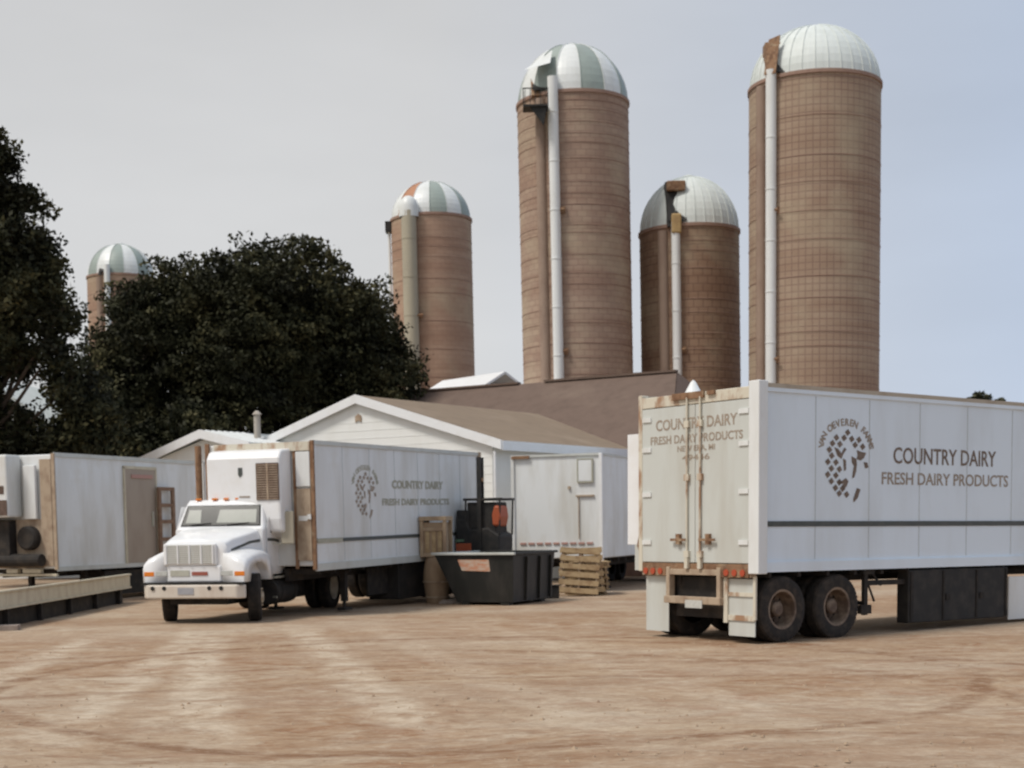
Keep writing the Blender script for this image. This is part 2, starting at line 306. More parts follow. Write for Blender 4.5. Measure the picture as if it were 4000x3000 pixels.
def arc(a, b_, c_, wid, gap=0):
    ax, ay = a; bx, by = b_; cx, cy = c_; dd = 2 * (ax * (by - cy) + bx * (cy - ay) + cx * (ay - by))
    ux = ((ax**2 + ay**2) * (by - cy) + (bx**2 + by**2) * (cy - ay) + (cx**2 + cy**2) * (ay - by)) / dd
    uy = ((ax**2 + ay**2) * (cx - bx) + (bx**2 + by**2) * (ax - cx) + (cx**2 + cy**2) * (bx - ax)) / dd; rad = math.hypot(ax - ux, ay - uy)
    ex = mul(GX, -ux, 'ADD'); ey = mul(GYc, -uy, 'ADD'); d = mul(mul(mul(ex, ex), mul(ey, ey), 'ADD'), .5, 'POWER'); d = mul(mul(d, -rad, 'ADD'), wob, 'ADD'); o = None
    for k in ((-1, 1) if gap else (0,)):
        e = ramp(absn(mul(d, k * gap / 2, 'ADD')), wid * .35, wid, 1, 0); o = e if o is None else mul(o, e, 'MAXIMUM')
    return mul(o, patch)
c = mixc(mul(ramp(gnoise(.16, (1, 1.6, 1), .3, 3, 0, .5, loc=(4, 1, 0)), .42, .62), .45), c, (.54, .46, .36, 1))
c = mixc(mul(ramp(gnoise(.25, (.8, 1.6, 1), -.2, 3, 0, .5, loc=(11, 5, 0)), .5, .68), .45), c, (.27, .155, .09, 1))
for a, b_, w_, gp, amt in (((-5.0, 12.6), (-6.2, 24), .40, 1.7, .8), ((-3.3, 13.0), (-4.8, 24), .30, 0, .4), ((-1.8, 13.0), (-4.6, 25.5), .42, 1.8, .8), ((2.2, 11), (-1.5, 26), .35, 1.9, .35)):
    c = mixc(mul(rut(a, b_, w_, gp), amt), c, (.64, .55, .43, 1))
for A_, w_, gp, amt in ((((1.0, 12.05), (2.6, 12.7), (3.75, 13.6)), .20, 0, .8), (((-1.2, 22.2), (2.5, 20.6), (6.0, 15.8)), .22, 1.9, .6), (((-6, 17.0), (1.0, 18.2), (9, 16.2)), .20, 1.8, .5), (((-4, 10.4), (2, 11.4), (7, 10.6)), .18, 1.7, .5)):
    c = mixc(mul(arc(*A_, w_, gp), amt), c, (.20, .10, .052, 1))
c = mixc(mul(ramp(gnoise(5.5, (.8, 1, 1), 0, 9, .6, .75), .42, .6), .32), c, (.25, .15, .09, 1))
c = mixc(mul(ramp(gnoise(7, (.8, 1, 1), 0, 9, .6, .75, loc=(5, 5, 0)), .5, .64), .3), c, (.62, .54, .42, 1))
grain = gnoise(14, (1, 1, 1), 0, 10, 0, .75)
c = mixc(mul(ramp(grain, .35, .7), .5), c, mixc(.5, c, (.16, .10, .06, 1)))
t.links.new(c, b.inputs['Base Color'])
bp = N(t, 'ShaderNodeBump'); bp.inputs['Strength'].default_value = .5; bp.inputs['Distance'].default_value = .04
hh = mul(mul(grain, .5), mul(mul(streak1, -.5), mul(streak2, -.4), 'ADD'), 'ADD'); t.links.new(hh, bp.inputs['Height']); t.links.new(bp.outputs[0], b.inputs['Normal'])
m = MB(); nx, ny = 90, 110     # low relief, flat where the vehicles stand
xs = np.linspace(-60, 60, nx); ys = np.linspace(-15, 95, ny)
for y in ys:
    for x in xs:
        k = max(0, 1 - abs(y - 12) / 9) if y < 21 else 0
        m.v.append((x, y, .035 * k * (math.sin(x * .9 + y * .5) + math.sin(y * 1.3 - x * .4)) - .03 * k))
for j in range(ny - 1):
    for i in range(nx - 1): m.f.append((j * nx + i, j * nx + i + 1, (j + 1) * nx + i + 1, (j + 1) * nx + i)); m.m.append(0)
yard = obj('yard_ground', m, gm, smooth=True); tag(yard, 'packed tan gravel yard with reddish tyre streaks', 'ground', kind='structure')
m = MB(); m.add([(-1500, -400, -.15), (1500, -400, -.15), (1500, 2500, -.15), (-1500, 2500, -.15)], [(0, 1, 2, 3)])
fieldm = mat('field_grass', (.07, .085, .03), (.15, .13, .06), .8, .05, rough=1)
tag(obj('field', m, fieldm), 'flat farm fields beyond the yard', 'field', kind='structure')
# loose stones
st = MB()
for i in range(1800):
    y = 7 + 16 * random.random() ** 1.5; x = (random.random() - .5) * (y * .9 + 2); s = random.choice((.008, .011, .014, .02, .03)) * random.uniform(.6, 1.1)
    a = random.random() * 6
    k = max(0, 1 - abs(y - 12) / 9); z = .035 * k * (math.sin(x * .9 + y * .5) + math.sin(y * 1.3 - x * .4)) - .03 * k
    pts = [(x + s * math.cos(a + q) * random.uniform(.7, 1.3), y + s * math.sin(a + q) * random.uniform(.7, 1.3), z - .002) for q in (0, 1.57, 3.14, 4.71)]
    st.add(pts + [(x, y, z + s * .8)], [(0, 1, 4), (1, 2, 4), (2, 3, 4), (3, 0, 4)])
STONE = mat('loose_stone', (.38, .28, .19), (.26, .17, .11), .9, 3, rough=.9)
tag(obj('loose_gravel', st, STONE), 'small loose stones scattered over the yard', 'gravel', kind='stuff')

# ------------------------------------------------------------------ silos
def silo(label, x, y, r, zt, hdome, sm, dome, chute, tiltx=0, rings=30, gores=14, ring_gap=.8, hatch=None, off=0):
    o = thing('silo', label, 'silo', (x, y, 0), tilt=(0, tiltx, 0), group='concrete stave silos behind the barn')
    n = 64; me = bpy.data.meshes.new('wall'); vs = []; fs = []; uvs = []
    for k, z in enumerate((0, zt)):
        for i in range(n): a = 2 * math.pi * i / n; vs.append((r * math.cos(a), r * math.sin(a), z))
    for i in range(n):
        fs.append((i, (i + 1) % n, (i + 1) % n + n, i + n)); ua, ub = i / n * 2 * math.pi * r, (i + 1) / n * 2 * math.pi * r
        uvs += [(ua, 0), (ub, 0), (ub, zt), (ua, zt)]
    fs.append(tuple(range(n, 2 * n))); uvs += [(0, 0)] * n
    me.from_pydata(vs, [], fs); ul = me.uv_layers.new(name='UVMap'); ul.data.foreach_set('uv', [q for p in uvs for q in p]); me.materials.append(sm)
    me.shade_smooth(); me.set_sharp_from_angle(angle=R(35)); w = bpy.data.objects.new('wall', me); COL.objects.link(w); w.parent = o
    h = MB(); z = .5
    while z < zt - .2:
        h.lathe([(r + .002, z - .018), (r + .018, z - .012), (r + .018, z + .012), (r + .002, z + .018)], n, mi=0); z += ring_gap * random.choice((.55, .8, 1.0, 1.25, 1.5)) * random.uniform(.9, 1.1)
    h.lathe([(r + .002, zt - .16), (r + .07, zt - .14), (r + .07, zt + .02), (r - .1, zt + .02)], n)
    obj('hoops', h, HOOP, w, smooth=True)
    d = MB(); NS = 70 if gores == 14 else 64; per = NS // gores; A0 = R(-90 + off)
    mats = dome[0]; seq = dome[1]
    for k in range(12):
        p0, p1 = k / 12 * math.pi / 2, (k + 1) / 12 * math.pi / 2
        for i in range(NS):
            a0, a1 = A0 + 2 * math.pi * i / NS, A0 + 2 * math.pi * (i + 1) / NS; mi = seq[(i // per) % len(seq)]
            def P(p, a):
                rr = r * .985 * math.cos(p) * (1 + .0); return (rr * math.cos(a), rr * math.sin(a), zt + .02 + hdome * math.sin(p))
            if k < 11: d.add([P(p0, a0), P(p0, a1), P(p1, a1), P(p1, a0)], [(0, 1, 2, 3)], mi)
            else: d.add([P(p0, a0), P(p0, a1), P(p1, a0)], [(0, 1, 2)], mi)
    for i in range(gores):      # raised seams between the gores
        a = A0 + 2 * math.pi * i / gores
        pts = [(math.cos(a) * r * .99 * math.cos(p), math.sin(a) * r * .99 * math.cos(p), zt + .03 + hdome * 1.005 * math.sin(p)) for p in [q * math.pi / 2 / 10 for q in range(11)]]
        for q in range(10): d.tube(pts[q], pts[q + 1], .02, 5, mi=seq[(i) % len(seq)])
    dm = obj('dome', d, mats, o, smooth=True)
    c = MB(); d.lathe([(.25, 0), (.25, .1)], 10)
    capm = MB(); capm.lathe([(.35, zt + hdome - .03), (.33, zt + hdome + .08), (.1, zt + hdome + .16), (.001, zt + hdome + .17)], 16); obj('dome_cap', capm, mats[0], dm, smooth=True)
    # chute: front at -y, fx = fraction of the radius to the left
    fx, cw, cm, z1 = chute; px = fx * r; py = -math.sqrt(max(0, r * r - px * px)) ; L = math.hypot(px, py); ux, uy = px / L, py / L
    cx, cy = px + ux * cw * .45, py + uy * cw * .45
    q = MB(); q.tube((cx, cy, 0.5), (cx, cy, z1), cw / 2, 18)
    zz = 3.0
    while zz < z1 - 1: q.tube((cx, cy, zz), (cx, cy, zz + .06), cw / 2 + .02, 18); zz += 2.4
    obj('filler_pipe', q, cm, o, smooth=True)
    zz = z1 - 6.5
    while zz > 2:
        br = MB()
        br.tube((cx - uy * -.0, cy, zz), (cx - uy * cw * 0.9, cy + ux * cw * .9, zz), .06, 8); br.box(cx - .05 + cw * .5, cy - .08, zz - .16, cx + .24 + cw * .5, cy + .1, zz + .16); zz -= 7
        obj('pipe_clamp', br, RUST, o)
    if cm is PIPEW:
        t0 = math.asin(fx) - (cw * .75 + .42) / r; ch = MB(); ch.tube(((r + .0) * math.sin(t0), -(r + .0) * math.cos(t0), .5), ((r + .0) * math.sin(t0), -(r + .0) * math.cos(t0), zt - .3), .27, 18)
        obj('unloading_chute', ch, CHUTEB, o, smooth=True)
    if hatch: hatch(o, r, zt, cx, cy, hdome)
    return o
def hatch_hood(o, r, zt, x, w, hgt, matf, mat2=RUST, yy=None, open_left=False):
    """boxy hatch hood on the dome above the chute: dark opening, framed door"""
    y = -math.sqrt(max(0.01, r * r - x * x)) if yy is None else yy
    m = MB(); m.prism([(y - .12, zt - .15), (y + 1.5, zt - .15), (y + 1.5, zt + hgt), (y + .75, zt + hgt)], 0, x - w / 2, x + w / 2)
    h = obj('hatch_hood', m, mat2, o, bevel=.02)
    m = MB(); s = .06
    m.hexa([(x - w / 2 + s, y - .16, zt + .1), (x + w / 2 - s, y - .16, zt + .1), (x + w / 2 - s, y - .1, zt + .1), (x - w / 2 + s, y - .1, zt + .1)],
           [(x - w / 2 + s, y + .70, zt + hgt * .8), (x + w / 2 - s, y + .70, zt + hgt * .8), (x + w / 2 - s, y + .76, zt + hgt * .8), (x - w / 2 + s, y + .76, zt + hgt * .8)])
    obj('hatch_opening', m, matf, h)
    return h
STV_A = stave_mat('reddish_staves', (.45, .34, .26), (.40, .295, .23), (.33, .235, .185), .5, .30, .5, .018)
STV_B = stave_mat('grey_brown_staves', (.43, .33, .245), (.40, .305, .225), (.31, .225, .175), .33, .33, 0.0, .028)
STV_C = stave_mat('dark_brown_staves', (.34, .235, .165), (.31, .21, .145), (.22, .14, .105), .5, .40, .5, .022)
STV_D = stave_mat('salmon_staves', (.47, .335, .25), (.44, .31, .23), (.37, .25, .19), .6, .30, .5, .012)
def hatch_S4(o, r, zt, cx, cy, hd):
    h = hatch_hood(o, r, zt, cx + .35, 1.0, 1.75, BLACK, RUST)
    m = MB(); m.hexa([(cx - .35, cy - .05, zt + .0), (cx + .15, cy - .35, zt + .0), (cx + .18, cy - .28, zt + .0), (cx - .32, cy + .02, zt + .0)],
                     [(cx - .05, cy + .35, zt + 1.75), (cx + .45, cy + .15, zt + 1.9), (cx + .48, cy + .22, zt + 1.9), (cx - .02, cy + .42, zt + 1.75)]); obj('hatch_door', m, RUST, h)
def hatch_S3(o, r, zt, cx, cy, hd):
    h = hatch_hood(o, r, zt, cx + .12, 1.05, 2.3, BLACK, BLACK)
    m = MB(); m.box(cx - .36, cy + .45, zt + 1.75, cx + .60, cy + 1.2, zt + 2.25); obj('hatch_lid', m, RUST, h, bevel=.05)
    m = MB(); m.box(cx - .22, cy - .28, zt - .55, cx + .28, cy + .1, zt + .45); obj('pipe_elbow', m, YELL, o, bevel=.08)
def hatch_S2(o, r, zt, cx, cy, hd):
    h = hatch_hood(o, r, zt, cx - .55, 1.0, .95, BLACK, RUST)
    m = MB(); m.hexa([(cx - 1.35, cy + .1, zt + 1.0), (cx - .1, cy - .1, zt + 1.25), (cx - .1, cy + .1, zt + 1.3), (cx - 1.35, cy + .2, zt + 1.05)],
                     [(cx - .75, cy + 1.1, zt + 1.65), (cx + .05, cy + .7, zt + 2.1), (cx + .05, cy + .8, zt + 2.15), (cx - .75, cy + 1.2, zt + 1.7)]); obj('hatch_lid', m, DOMEW, h)
    m = MB(); m.box(cx - 1.5, cy - .7, zt - 1.0, cx - .25, cy + .4, zt - .9); m.box(cx - 1.5, cy - .7, zt - .9, cx - 1.45, cy - .65, zt - .1); m.box(cx - .3, cy - .7, zt - .9, cx - .25, cy - .65, zt - .1)
    m.box(cx - 1.5, cy - .7, zt - .15, cx - .25, cy - .66, zt - .1); m.prism([(cx - 1.2, zt - .95), (cx - .3, zt - .95), (cx - .5, zt - 1.9)], 1, cy - .6, cy - .5)
    for k in range(5): m.box(cx - 1.4 + k * .25, cy - .69, zt - .9, cx - 1.37 + k * .25, cy - .67, zt - .1)
    obj('work_platform', m, BLACK, o)
def hatch_S1(o, r, zt, cx, cy, hd):
    m = MB(); m.lathe([(.62, zt - .3), (.62, zt + .35), (.5, zt + .75), (.25, zt + .98), (.001, zt + 1.05)], 18, (cx, cy + .15, 0)); obj('chute_cap', m, DOMEW, o, smooth=True)
    m = MB(); m.box(-r - .35, -.6, zt - .75, -r + .05, .3, zt - .1); obj('work_platform', m, BLACK, o)
    m = MB(); m.tube((-r - .12, -.3, .5), (-r - .12, -.3, zt - .7), .09, 8); obj('ladder_cage', m, PIPEW, o)
def hatch_S0(o, r, zt, cx, cy, hd):
    hatch_hood(o, r, zt, cx - .35, .8, 1.1, BLACK, BLACK)
silo('tall stave silo on the right with plain pale dome and rusty hatch door', 15.05, 72.5, 3.16, 22.72, 2.85, STV_B, ([GALV, DOMEW], [0, 0, 0, 0, 0, 0, 0, 0]), (-.745, .50, PIPEW, 22.95), R(.25), gores=32, ring_gap=1.25, hatch=hatch_S4)
silo('shorter dark brown silo between the two tallest, with pale dome and open dark hatch', 9.84, 78.5, 2.63, 17.08, 2.85, STV_C, ([GALV, DOMEW], [0]), (-.36, .46, PIPEW, 17.15), R(-.35), gores=32, ring_gap=.95, hatch=hatch_S3)
silo('tall reddish silo with white and grey striped dome and raised white hatch lid', 3.76, 76.9, 2.87, 23.35, 2.95, STV_A, ([DOMEW, DOMEG], [1, 0]), (-.36, .52, PIPEW, 23.95), R(-.5), gores=14, off=6.4, ring_gap=.75, hatch=hatch_S2)
silo('salmon silo right of the round tree with wide tan chute and one orange dome gore', -4.70, 95.9, 2.6, 21.5, 2.4, STV_D, ([DOMEW, DOMEG, DOMER], [1, 0, 1, 0, 1, 0, 1, 0, 1, 0, 1, 0, 2, 0]), (-.42, .95, PIPET, 21.55), R(-.35), gores=14, off=1.2, ring_gap=1.1, hatch=hatch_S1)
silo('farthest silo showing its striped dome between the two trees', -30.7, 117, 2.6, 21.7, 2.6, STV_D, ([DOMEW, DOMEG], [1, 0]), (-.12, .45, PIPEW, 22.3), R(.3), gores=14, off=-5, ring_gap=1.1, hatch=hatch_S0)

# ------------------------------------------------------------------ dairy building, annex and barn (frame: x away, y left)
GY = yawz(.578); G0 = (-4.659, 46.0, 0)
def roof_slab(m, pts, th=.12, mi=0):    # pts: 4 corners counter-clockwise seen from above
    n = len(pts); m.add([(p[0], p[1], p[2] - th) for p in pts] + list(pts), [tuple(range(n - 1, -1, -1)), tuple(range(n, 2 * n))] + [(i, (i + 1) % n, (i + 1) % n + n, i + n) for i in range(n)], mi)
dairy = thing('dairy_building', 'white gabled building with light tan roof behind the lettered reefer trailer', 'building', G0, GY)
H, E, B, L = 5.85, 4.26, 5.27, 10.6
m = MB(); m.prism([(-B + .25, 0), (B - .25, 0), (B - .25, E + .0), (0, H - .08), (-B + .25, E + .0)], 0, -.08, 7.2)
wl = obj('wall', m, SIDING, dairy)
m = MB()
for k in range(22):
    z = .3 + k * .25; hw = B - .25 if z < E else (B - .25) * (H - .1 - z) / (H - .1 - E)
    if hw > .2: m.box(-.088, -hw, z, -.08, hw, z + .012)
obj('siding_laps', m, SIDING, wl)
m = MB(); roof_slab(m, [(-.2, 0, H + .06), (-.2, -B - .15, E - .0), (9.6, -B - .15, E - .0), (L + .1, 0, H + .06)]); roof_slab(m, [(-.2, B + .15, E), (-.2, -.0, H + .058), (L, 0, H + .058), (9.6, B + .15, E)])
rf = obj('roof', m, ROOFL, dairy)
m = MB()
for s in (-1, 1):
    m.hexa([(-.26, 0, H - .20), (-.26, s * (B + .17), E - .26), (-.2, s * (B + .17), E - .26), (-.2, 0, H - .20)], [(-.26, 0, H + .075), (-.26, s * (B + .17), E + .015), (-.2, s * (B + .17), E + .015), (-.2, 0, H + .075)])
m.box(-.2, -B - .21, E - .28, 9.4, -B - .155, E + .0)
m.box(-.2, B + .155, E - .28, 9.4, B + .21, E + .0)
obj('fascia', m, TRUCKW, rf)
m = MB(); m.tube((-.15, -B + .12, .1), (-.15, -B + .12, E - .3), .045, 8); obj('downspout', m, TRUCKW, wl)
m = MB(); m.prism([(-.0, H - .72), (.12, H - .78), (.12, H - .60), (0, H - .52), (-.12, H - .60), (-.12, H - .78)], 0, -.12, -.081); obj('gable_vent', m, TANST, wl)
annex = thing('annex_building', 'small white annex with pale metal roof left of the tan-roofed dairy building', 'building', G0, GY)
m = MB(); m.prism([(3.2, 0), (9.6, 0), (9.6, 3.55), (5.05, 4.75), (3.2, 4.35)], 0, -1.6, 5.5); obj('wall', m, SIDING, annex)
m = MB(); roof_slab(m, [(-1.9, 5.05, 4.98), (-1.9, 2.9, 4.50), (.0, 2.9, 4.50), (.0, 5.05, 4.98)]); roof_slab(m, [(-1.9, 9.95, 3.60), (-1.9, 5.052, 4.98), (5.8, 5.052, 4.98), (5.8, 9.95, 3.60)])
arf = obj('roof', m, GALV, annex)
m = MB()
for i in range(7): u = -1.7 + i * .28; m.hexa([(u, 5.05, 4.98), (u, 2.9, 4.5), (u + .03, 2.9, 4.5), (u + .03, 5.05, 4.98)], [(u, 5.05, 5.01), (u, 2.9, 4.53), (u + .03, 2.9, 4.53), (u + .03, 5.05, 5.01)])
m.hexa([(-1.98, 5.05, 4.72), (-1.98, 9.95, 3.34), (-1.905, 9.95, 3.34), (-1.905, 5.05, 4.72)], [(-1.98, 5.05, 5.0), (-1.98, 9.95, 3.62), (-1.905, 9.95, 3.62), (-1.905, 5.05, 5.0)])
m.hexa([(-1.98, 2.9, 4.24), (-1.98, 5.05, 4.72), (-1.905, 5.05, 4.72), (-1.905, 2.9, 4.24)], [(-1.98, 2.9, 4.52), (-1.98, 5.05, 5.0), (-1.905, 5.05, 5.0), (-1.905, 2.9, 4.52)])
obj('roof_trim', m, TRUCKW, arf)
m = MB(); m.tube((-.5, 3.9, 4.6), (-.5, 3.9, 5.55), .11, 14); m.tube((-.5, 3.9, 5.5), (-.5, 3.9, 5.62), .16, 14, r2=.05); obj('flue_pipe', m, CONC, annex, smooth=True)
barn = thing('barn', 'long barn with dark brown roof at the foot of the tall silos', 'barn', G0, GY)
RU, RZ = 12.7, 7.3
m = MB(); m.box(7.4, -7.0, 0, 18.2, 9.5, 3.5); obj('wall', m, mat('barn_siding', (.30, .18, .13), (.2, .12, .09), .7, 3, rough=.85), barn)
m = MB(); roof_slab(m, [(6.6, 10, 3.45), (6.6, -7.4, 3.45), (RU, -4.7, RZ), (RU, 10, RZ)], .15); roof_slab(m, [(RU + .02, 10, RZ), (RU + .02, -4.7, RZ), (18.8, -7.4, 3.45), (18.8, 10, 3.45)], .15)
roof_slab(m, [(6.6, -7.42, 3.45), (18.8, -7.42, 3.45), (RU, -4.72, RZ)], .15)
brf = obj('roof', m, ROOFD, barn)
m = MB(); m.box(RU - .12, -4.7, RZ, RU + .12, 1.0, RZ + .08); m.box(RU - .12, 2.2, RZ, RU + .12, 10, RZ + .08); obj('ridge_cap', m, ROOFD, brf)
m = MB(); m.prism([(9.5, 3.5), (9.5, RZ - .2), (9.5 + .001, RZ - .1), (10.0, 3.5)], 0, 7.4, 18)
shed = thing('white_shed', 'white shed roof showing above the dark barn ridge beside the salmon silo', 'shed', (-3.9, 72, 0), yawz(.9))
m = MB(); m.box(-.1, -2.5, 0, 5, 2.0, 7.5); obj('wall', m, SIDING, shed)
m = MB(); roof_slab(m, [(-.4, -2.9, 7.6), (2.5, -2.9, 9.2), (2.5, 2.3, 9.2), (-.4, 2.3, 7.6)]); roof_slab(m, [(2.52, -2.9, 9.2), (5.4, -2.9, 7.6), (5.4, 2.3, 7.6), (2.52, 2.3, 9.2)]); obj('roof', m, TRUCKW, shed)
fh = thing('farmhouse', 'pale farmhouse roof glimpsed through the branches of the left tree', 'house', (-21.5, 56, 0), 0)
m = MB(); m.prism([(0, 0), (6.0, 0), (6.0, 4.4), (1.2, 7.6), (0, 7.6 - .8)], 1, 0, 8); obj('wall', m, SIDING, fh)
m = MB(); roof_slab(m, [(6.5, -.3, 4.3), (6.5, 8.3, 4.3), (1.1, 8.3, 8.0), (1.1, -.3, 8.0)]); roof_slab(m, [(1.08, 8.3, 8.0), (-4, 8.3, 4.3), (-4, -.3, 4.3), (1.08, -.3, 8.0)]); obj('roof', m, GALV, fh)

# ------------------------------------------------------------------ trees
def leaves(name, lobes, n, size, m, parent, seed, csf=1.0):
    rg = np.random.default_rng(seed); lb = np.array([l[:3] for l in lobes]); rad = np.array([l[3] for l in lobes]); vol = rad ** 2.2; p = vol / vol.sum()
    nc = n // 45; idx = rg.choice(len(lobes), nc, p=p); d = rg.normal(size=(nc, 3)); d /= np.linalg.norm(d, axis=1)[:, None]
    rr = rad[idx] * (0.50 + .46 * rg.random(nc) ** .6); cc = lb[idx] + d * rr[:, None] * np.array([1, 1, .95])
    cs = rg.uniform(.25, .55, nc) * csf
    ci = np.repeat(np.arange(nc), 45); e = rg.normal(size=(len(ci), 3)); e /= np.linalg.norm(e, axis=1)[:, None]
    c = cc[ci] + e * (cs[ci] * rg.random(len(ci)) ** .45)[:, None] * np.array([1.2, 1.2, .8])
    a = rg.normal(size=c.shape); a /= np.linalg.norm(a, axis=1)[:, None]; bvec = np.cross(a, rg.normal(size=c.shape)); bvec /= np.linalg.norm(bvec, axis=1)[:, None]
    s = size * rg.uniform(.6, 1.3, len(c))[:, None]
    v = np.empty((len(c), 4, 3)); v[:, 0] = c - a * s; v[:, 1] = c + bvec * s * .55; v[:, 2] = c + a * s; v[:, 3] = c - bvec * s * .55
    me = bpy.data.meshes.new(name); nq = len(c); me.vertices.add(nq * 4); me.vertices.foreach_set('co', v.reshape(-1)); me.loops.add(nq * 4); me.loops.foreach_set('vertex_index', np.arange(nq * 4, dtype=np.int32))
    me.polygons.add(nq); me.polygons.foreach_set('loop_start', np.arange(0, nq * 4, 4, dtype=np.int32)); me.polygons.foreach_set('loop_total', np.full(nq, 4, dtype=np.int32)); me.update(); me.validate()
    me.materials.append(m); o = bpy.data.objects.new(name, me); COL.objects.link(o); o.parent = parent; return o
def tree(label, x, y, lobes, n, size, seed, h0, rt_, lean=(0, 0), m=LEAF, name='broadleaf_tree', group=None):
    o = thing(name, label, 'tree', (x, y, 0), group=group); rg = random.Random(seed)
    lob = [(a - x, rg.uniform(-1, 1) * .45 * r + (bb - y), c, r) for a, bb, c, r in lobes]
    lob += [(a + rg.uniform(-.3, .3), bb + .75 * r, c - .1, r * .8) for a, bb, c, r in lob]
    leaves('crown', lob, n, size, m, o, seed)
    t = MB(); top = (lean[0], lean[1], h0); t.tube((0, 0, -.1), (lean[0] * .5, lean[1] * .5, h0 * .5), rt_ * 1.15, 14, r2=rt_ * .85); t.tube((lean[0] * .5, lean[1] * .5, h0 * .5), top, rt_ * .85, 14, r2=rt_ * .6)
    for a, bb, c, r in lob[:len(lobes)]:
        mid = ((top[0] + a) / 2 + rg.uniform(-.4, .4), (top[1] + bb) / 2, (top[2] + c) / 2 - .2)
        t.tube(top, mid, rt_ * .38, 8, r2=rt_ * .22); t.tube(mid, (a, bb, c), rt_ * .22, 8, r2=rt_ * .07)
        for k in range(4):
            d = Vector((rg.uniform(-1, 1), rg.uniform(-1, 1), rg.uniform(-.2, 1))).normalized() * r * .8; t.tube((a, bb, c), (a + d.x, bb + d.y, c + d.z), rt_ * .07, 5, r2=.01)
    obj('trunk', t, BARK, o, smooth=True); return o
ROUND = [(-10.1, 60, 9.0, 3.7), (-13.0, 60, 9.0, 3.0), (-15.2, 60, 8.2, 2.2), (-7.0, 60, 8.9, 3.2), (-5.6, 60, 7.9, 2.3), (-10.1, 60, 10.7, 2.9), (-8.4, 60, 11.0, 2.6), (-12.4, 60, 10.9, 2.2), (-6.2, 60, 10.3, 2.0), (-14.6, 60, 10.2, 1.7), (-15.4, 60, 10.7, 1.5), (-13.6, 60, 11.6, 1.4), (-16.6, 60, 9.0, 1.3),
         (-10.2, 60, 6.4, 3.8), (-15.0, 60, 6.2, 2.4), (-5.5, 60, 6.6, 1.9), (-16.4, 60, 7.0, 1.5), (-7.2, 60, 5.6, 2.6), (-13, 60, 5.0, 2.6)]
tree('broad round dark green tree in the centre left behind the annex', -10.2, 60.3, ROUND, 230000, .10, 3, 4.2, .42)
LEFT = [(-16.75, 47, 14.15, .75), (-17.6, 47, 14.0, .9), (-17.4, 47, 5.6, 1.2), (-16.0, 47, 5.2, .8), (-16.9, 47, 4.0, 1.0), (-14.7, 47, 10.3, .5), (-14.1, 47, 8.8, .6), (-15.2, 47, 12.2, .45), (-17.4, 47, 12.4, 1.5), (-16.3, 47, 13.6, .8), (-16.0, 47, 12.4, .8), (-15.6, 47, 10.9, .95), (-15.2, 47, 9.9, .9), (-17.0, 47, 9.6, 2.0), (-15.0, 47, 8.7, .85), (-16.2, 47, 7.5, 1.1), (-14.5, 47, 7.5, .6), (-18.2, 47, 7.2, 1.2),
        (-14.0, 47, 6.4, .85), (-13.6, 47, 5.4, .95), (-14.5, 47, 4.7, .9), (-15.9, 47, 4.0, .9), (-17.5, 47, 4.0, 1.3), (-16.9, 47, 6.3, .6), (-18.6, 47, 11, 1.6), (-19, 47, 8, 1.8)]
tree('tall ragged tree cut off by the left edge of the view', -17.8, 47.4, LEFT, 95000, .10, 5, 4.0, .33)
tree('darker understorey tree filling the gap between the ragged and the round tree', -14.6, 55, [(-14.9, 55, 4.3, 1.6), (-13.2, 55, 4.4, 1.6), (-16.5, 55, 4.2, 1.4), (-12, 55, 5.2, 1.5), (-18.6, 55, 3.6, 1.6), (-15.6, 55, 6.3, 1.0)], 34000, .12, 8, 2.0, .2)
tree('small grey brown treetop peeping over the right trailer roof', 48.8, 150, [(48.6, 150, 12.4, 2.2), (47.2, 150, 11.6, 2.0), (50.4, 150, 11.4, 2.0), (49, 150, 9.5, 3)], 9000, .3, 11, 6, .4, m=LEAFF)
tree('low treetop at the right edge over the trailer roof', 56.6, 150, [(56.6, 150, 11.6, 1.6), (55.6, 150, 10.0, 2.4), (58.5, 150, 10.6, 2.4)], 6000, .3, 12, 6, .4, m=LEAFF)
# far woodland hiding the horizon from other sides
fl = []
rg = random.Random(4)
for k in range(80): fl.append((-330 + k * 8.5, 330 + rg.uniform(-8, 8), rg.uniform(2, 6), rg.uniform(5, 7.5)))
fo = leaves('far_woods', fl, 60000, .9, LEAFF, None, 21, 6.0); tag(fo, 'distant line of woods beyond the fields', 'woods', kind='stuff')

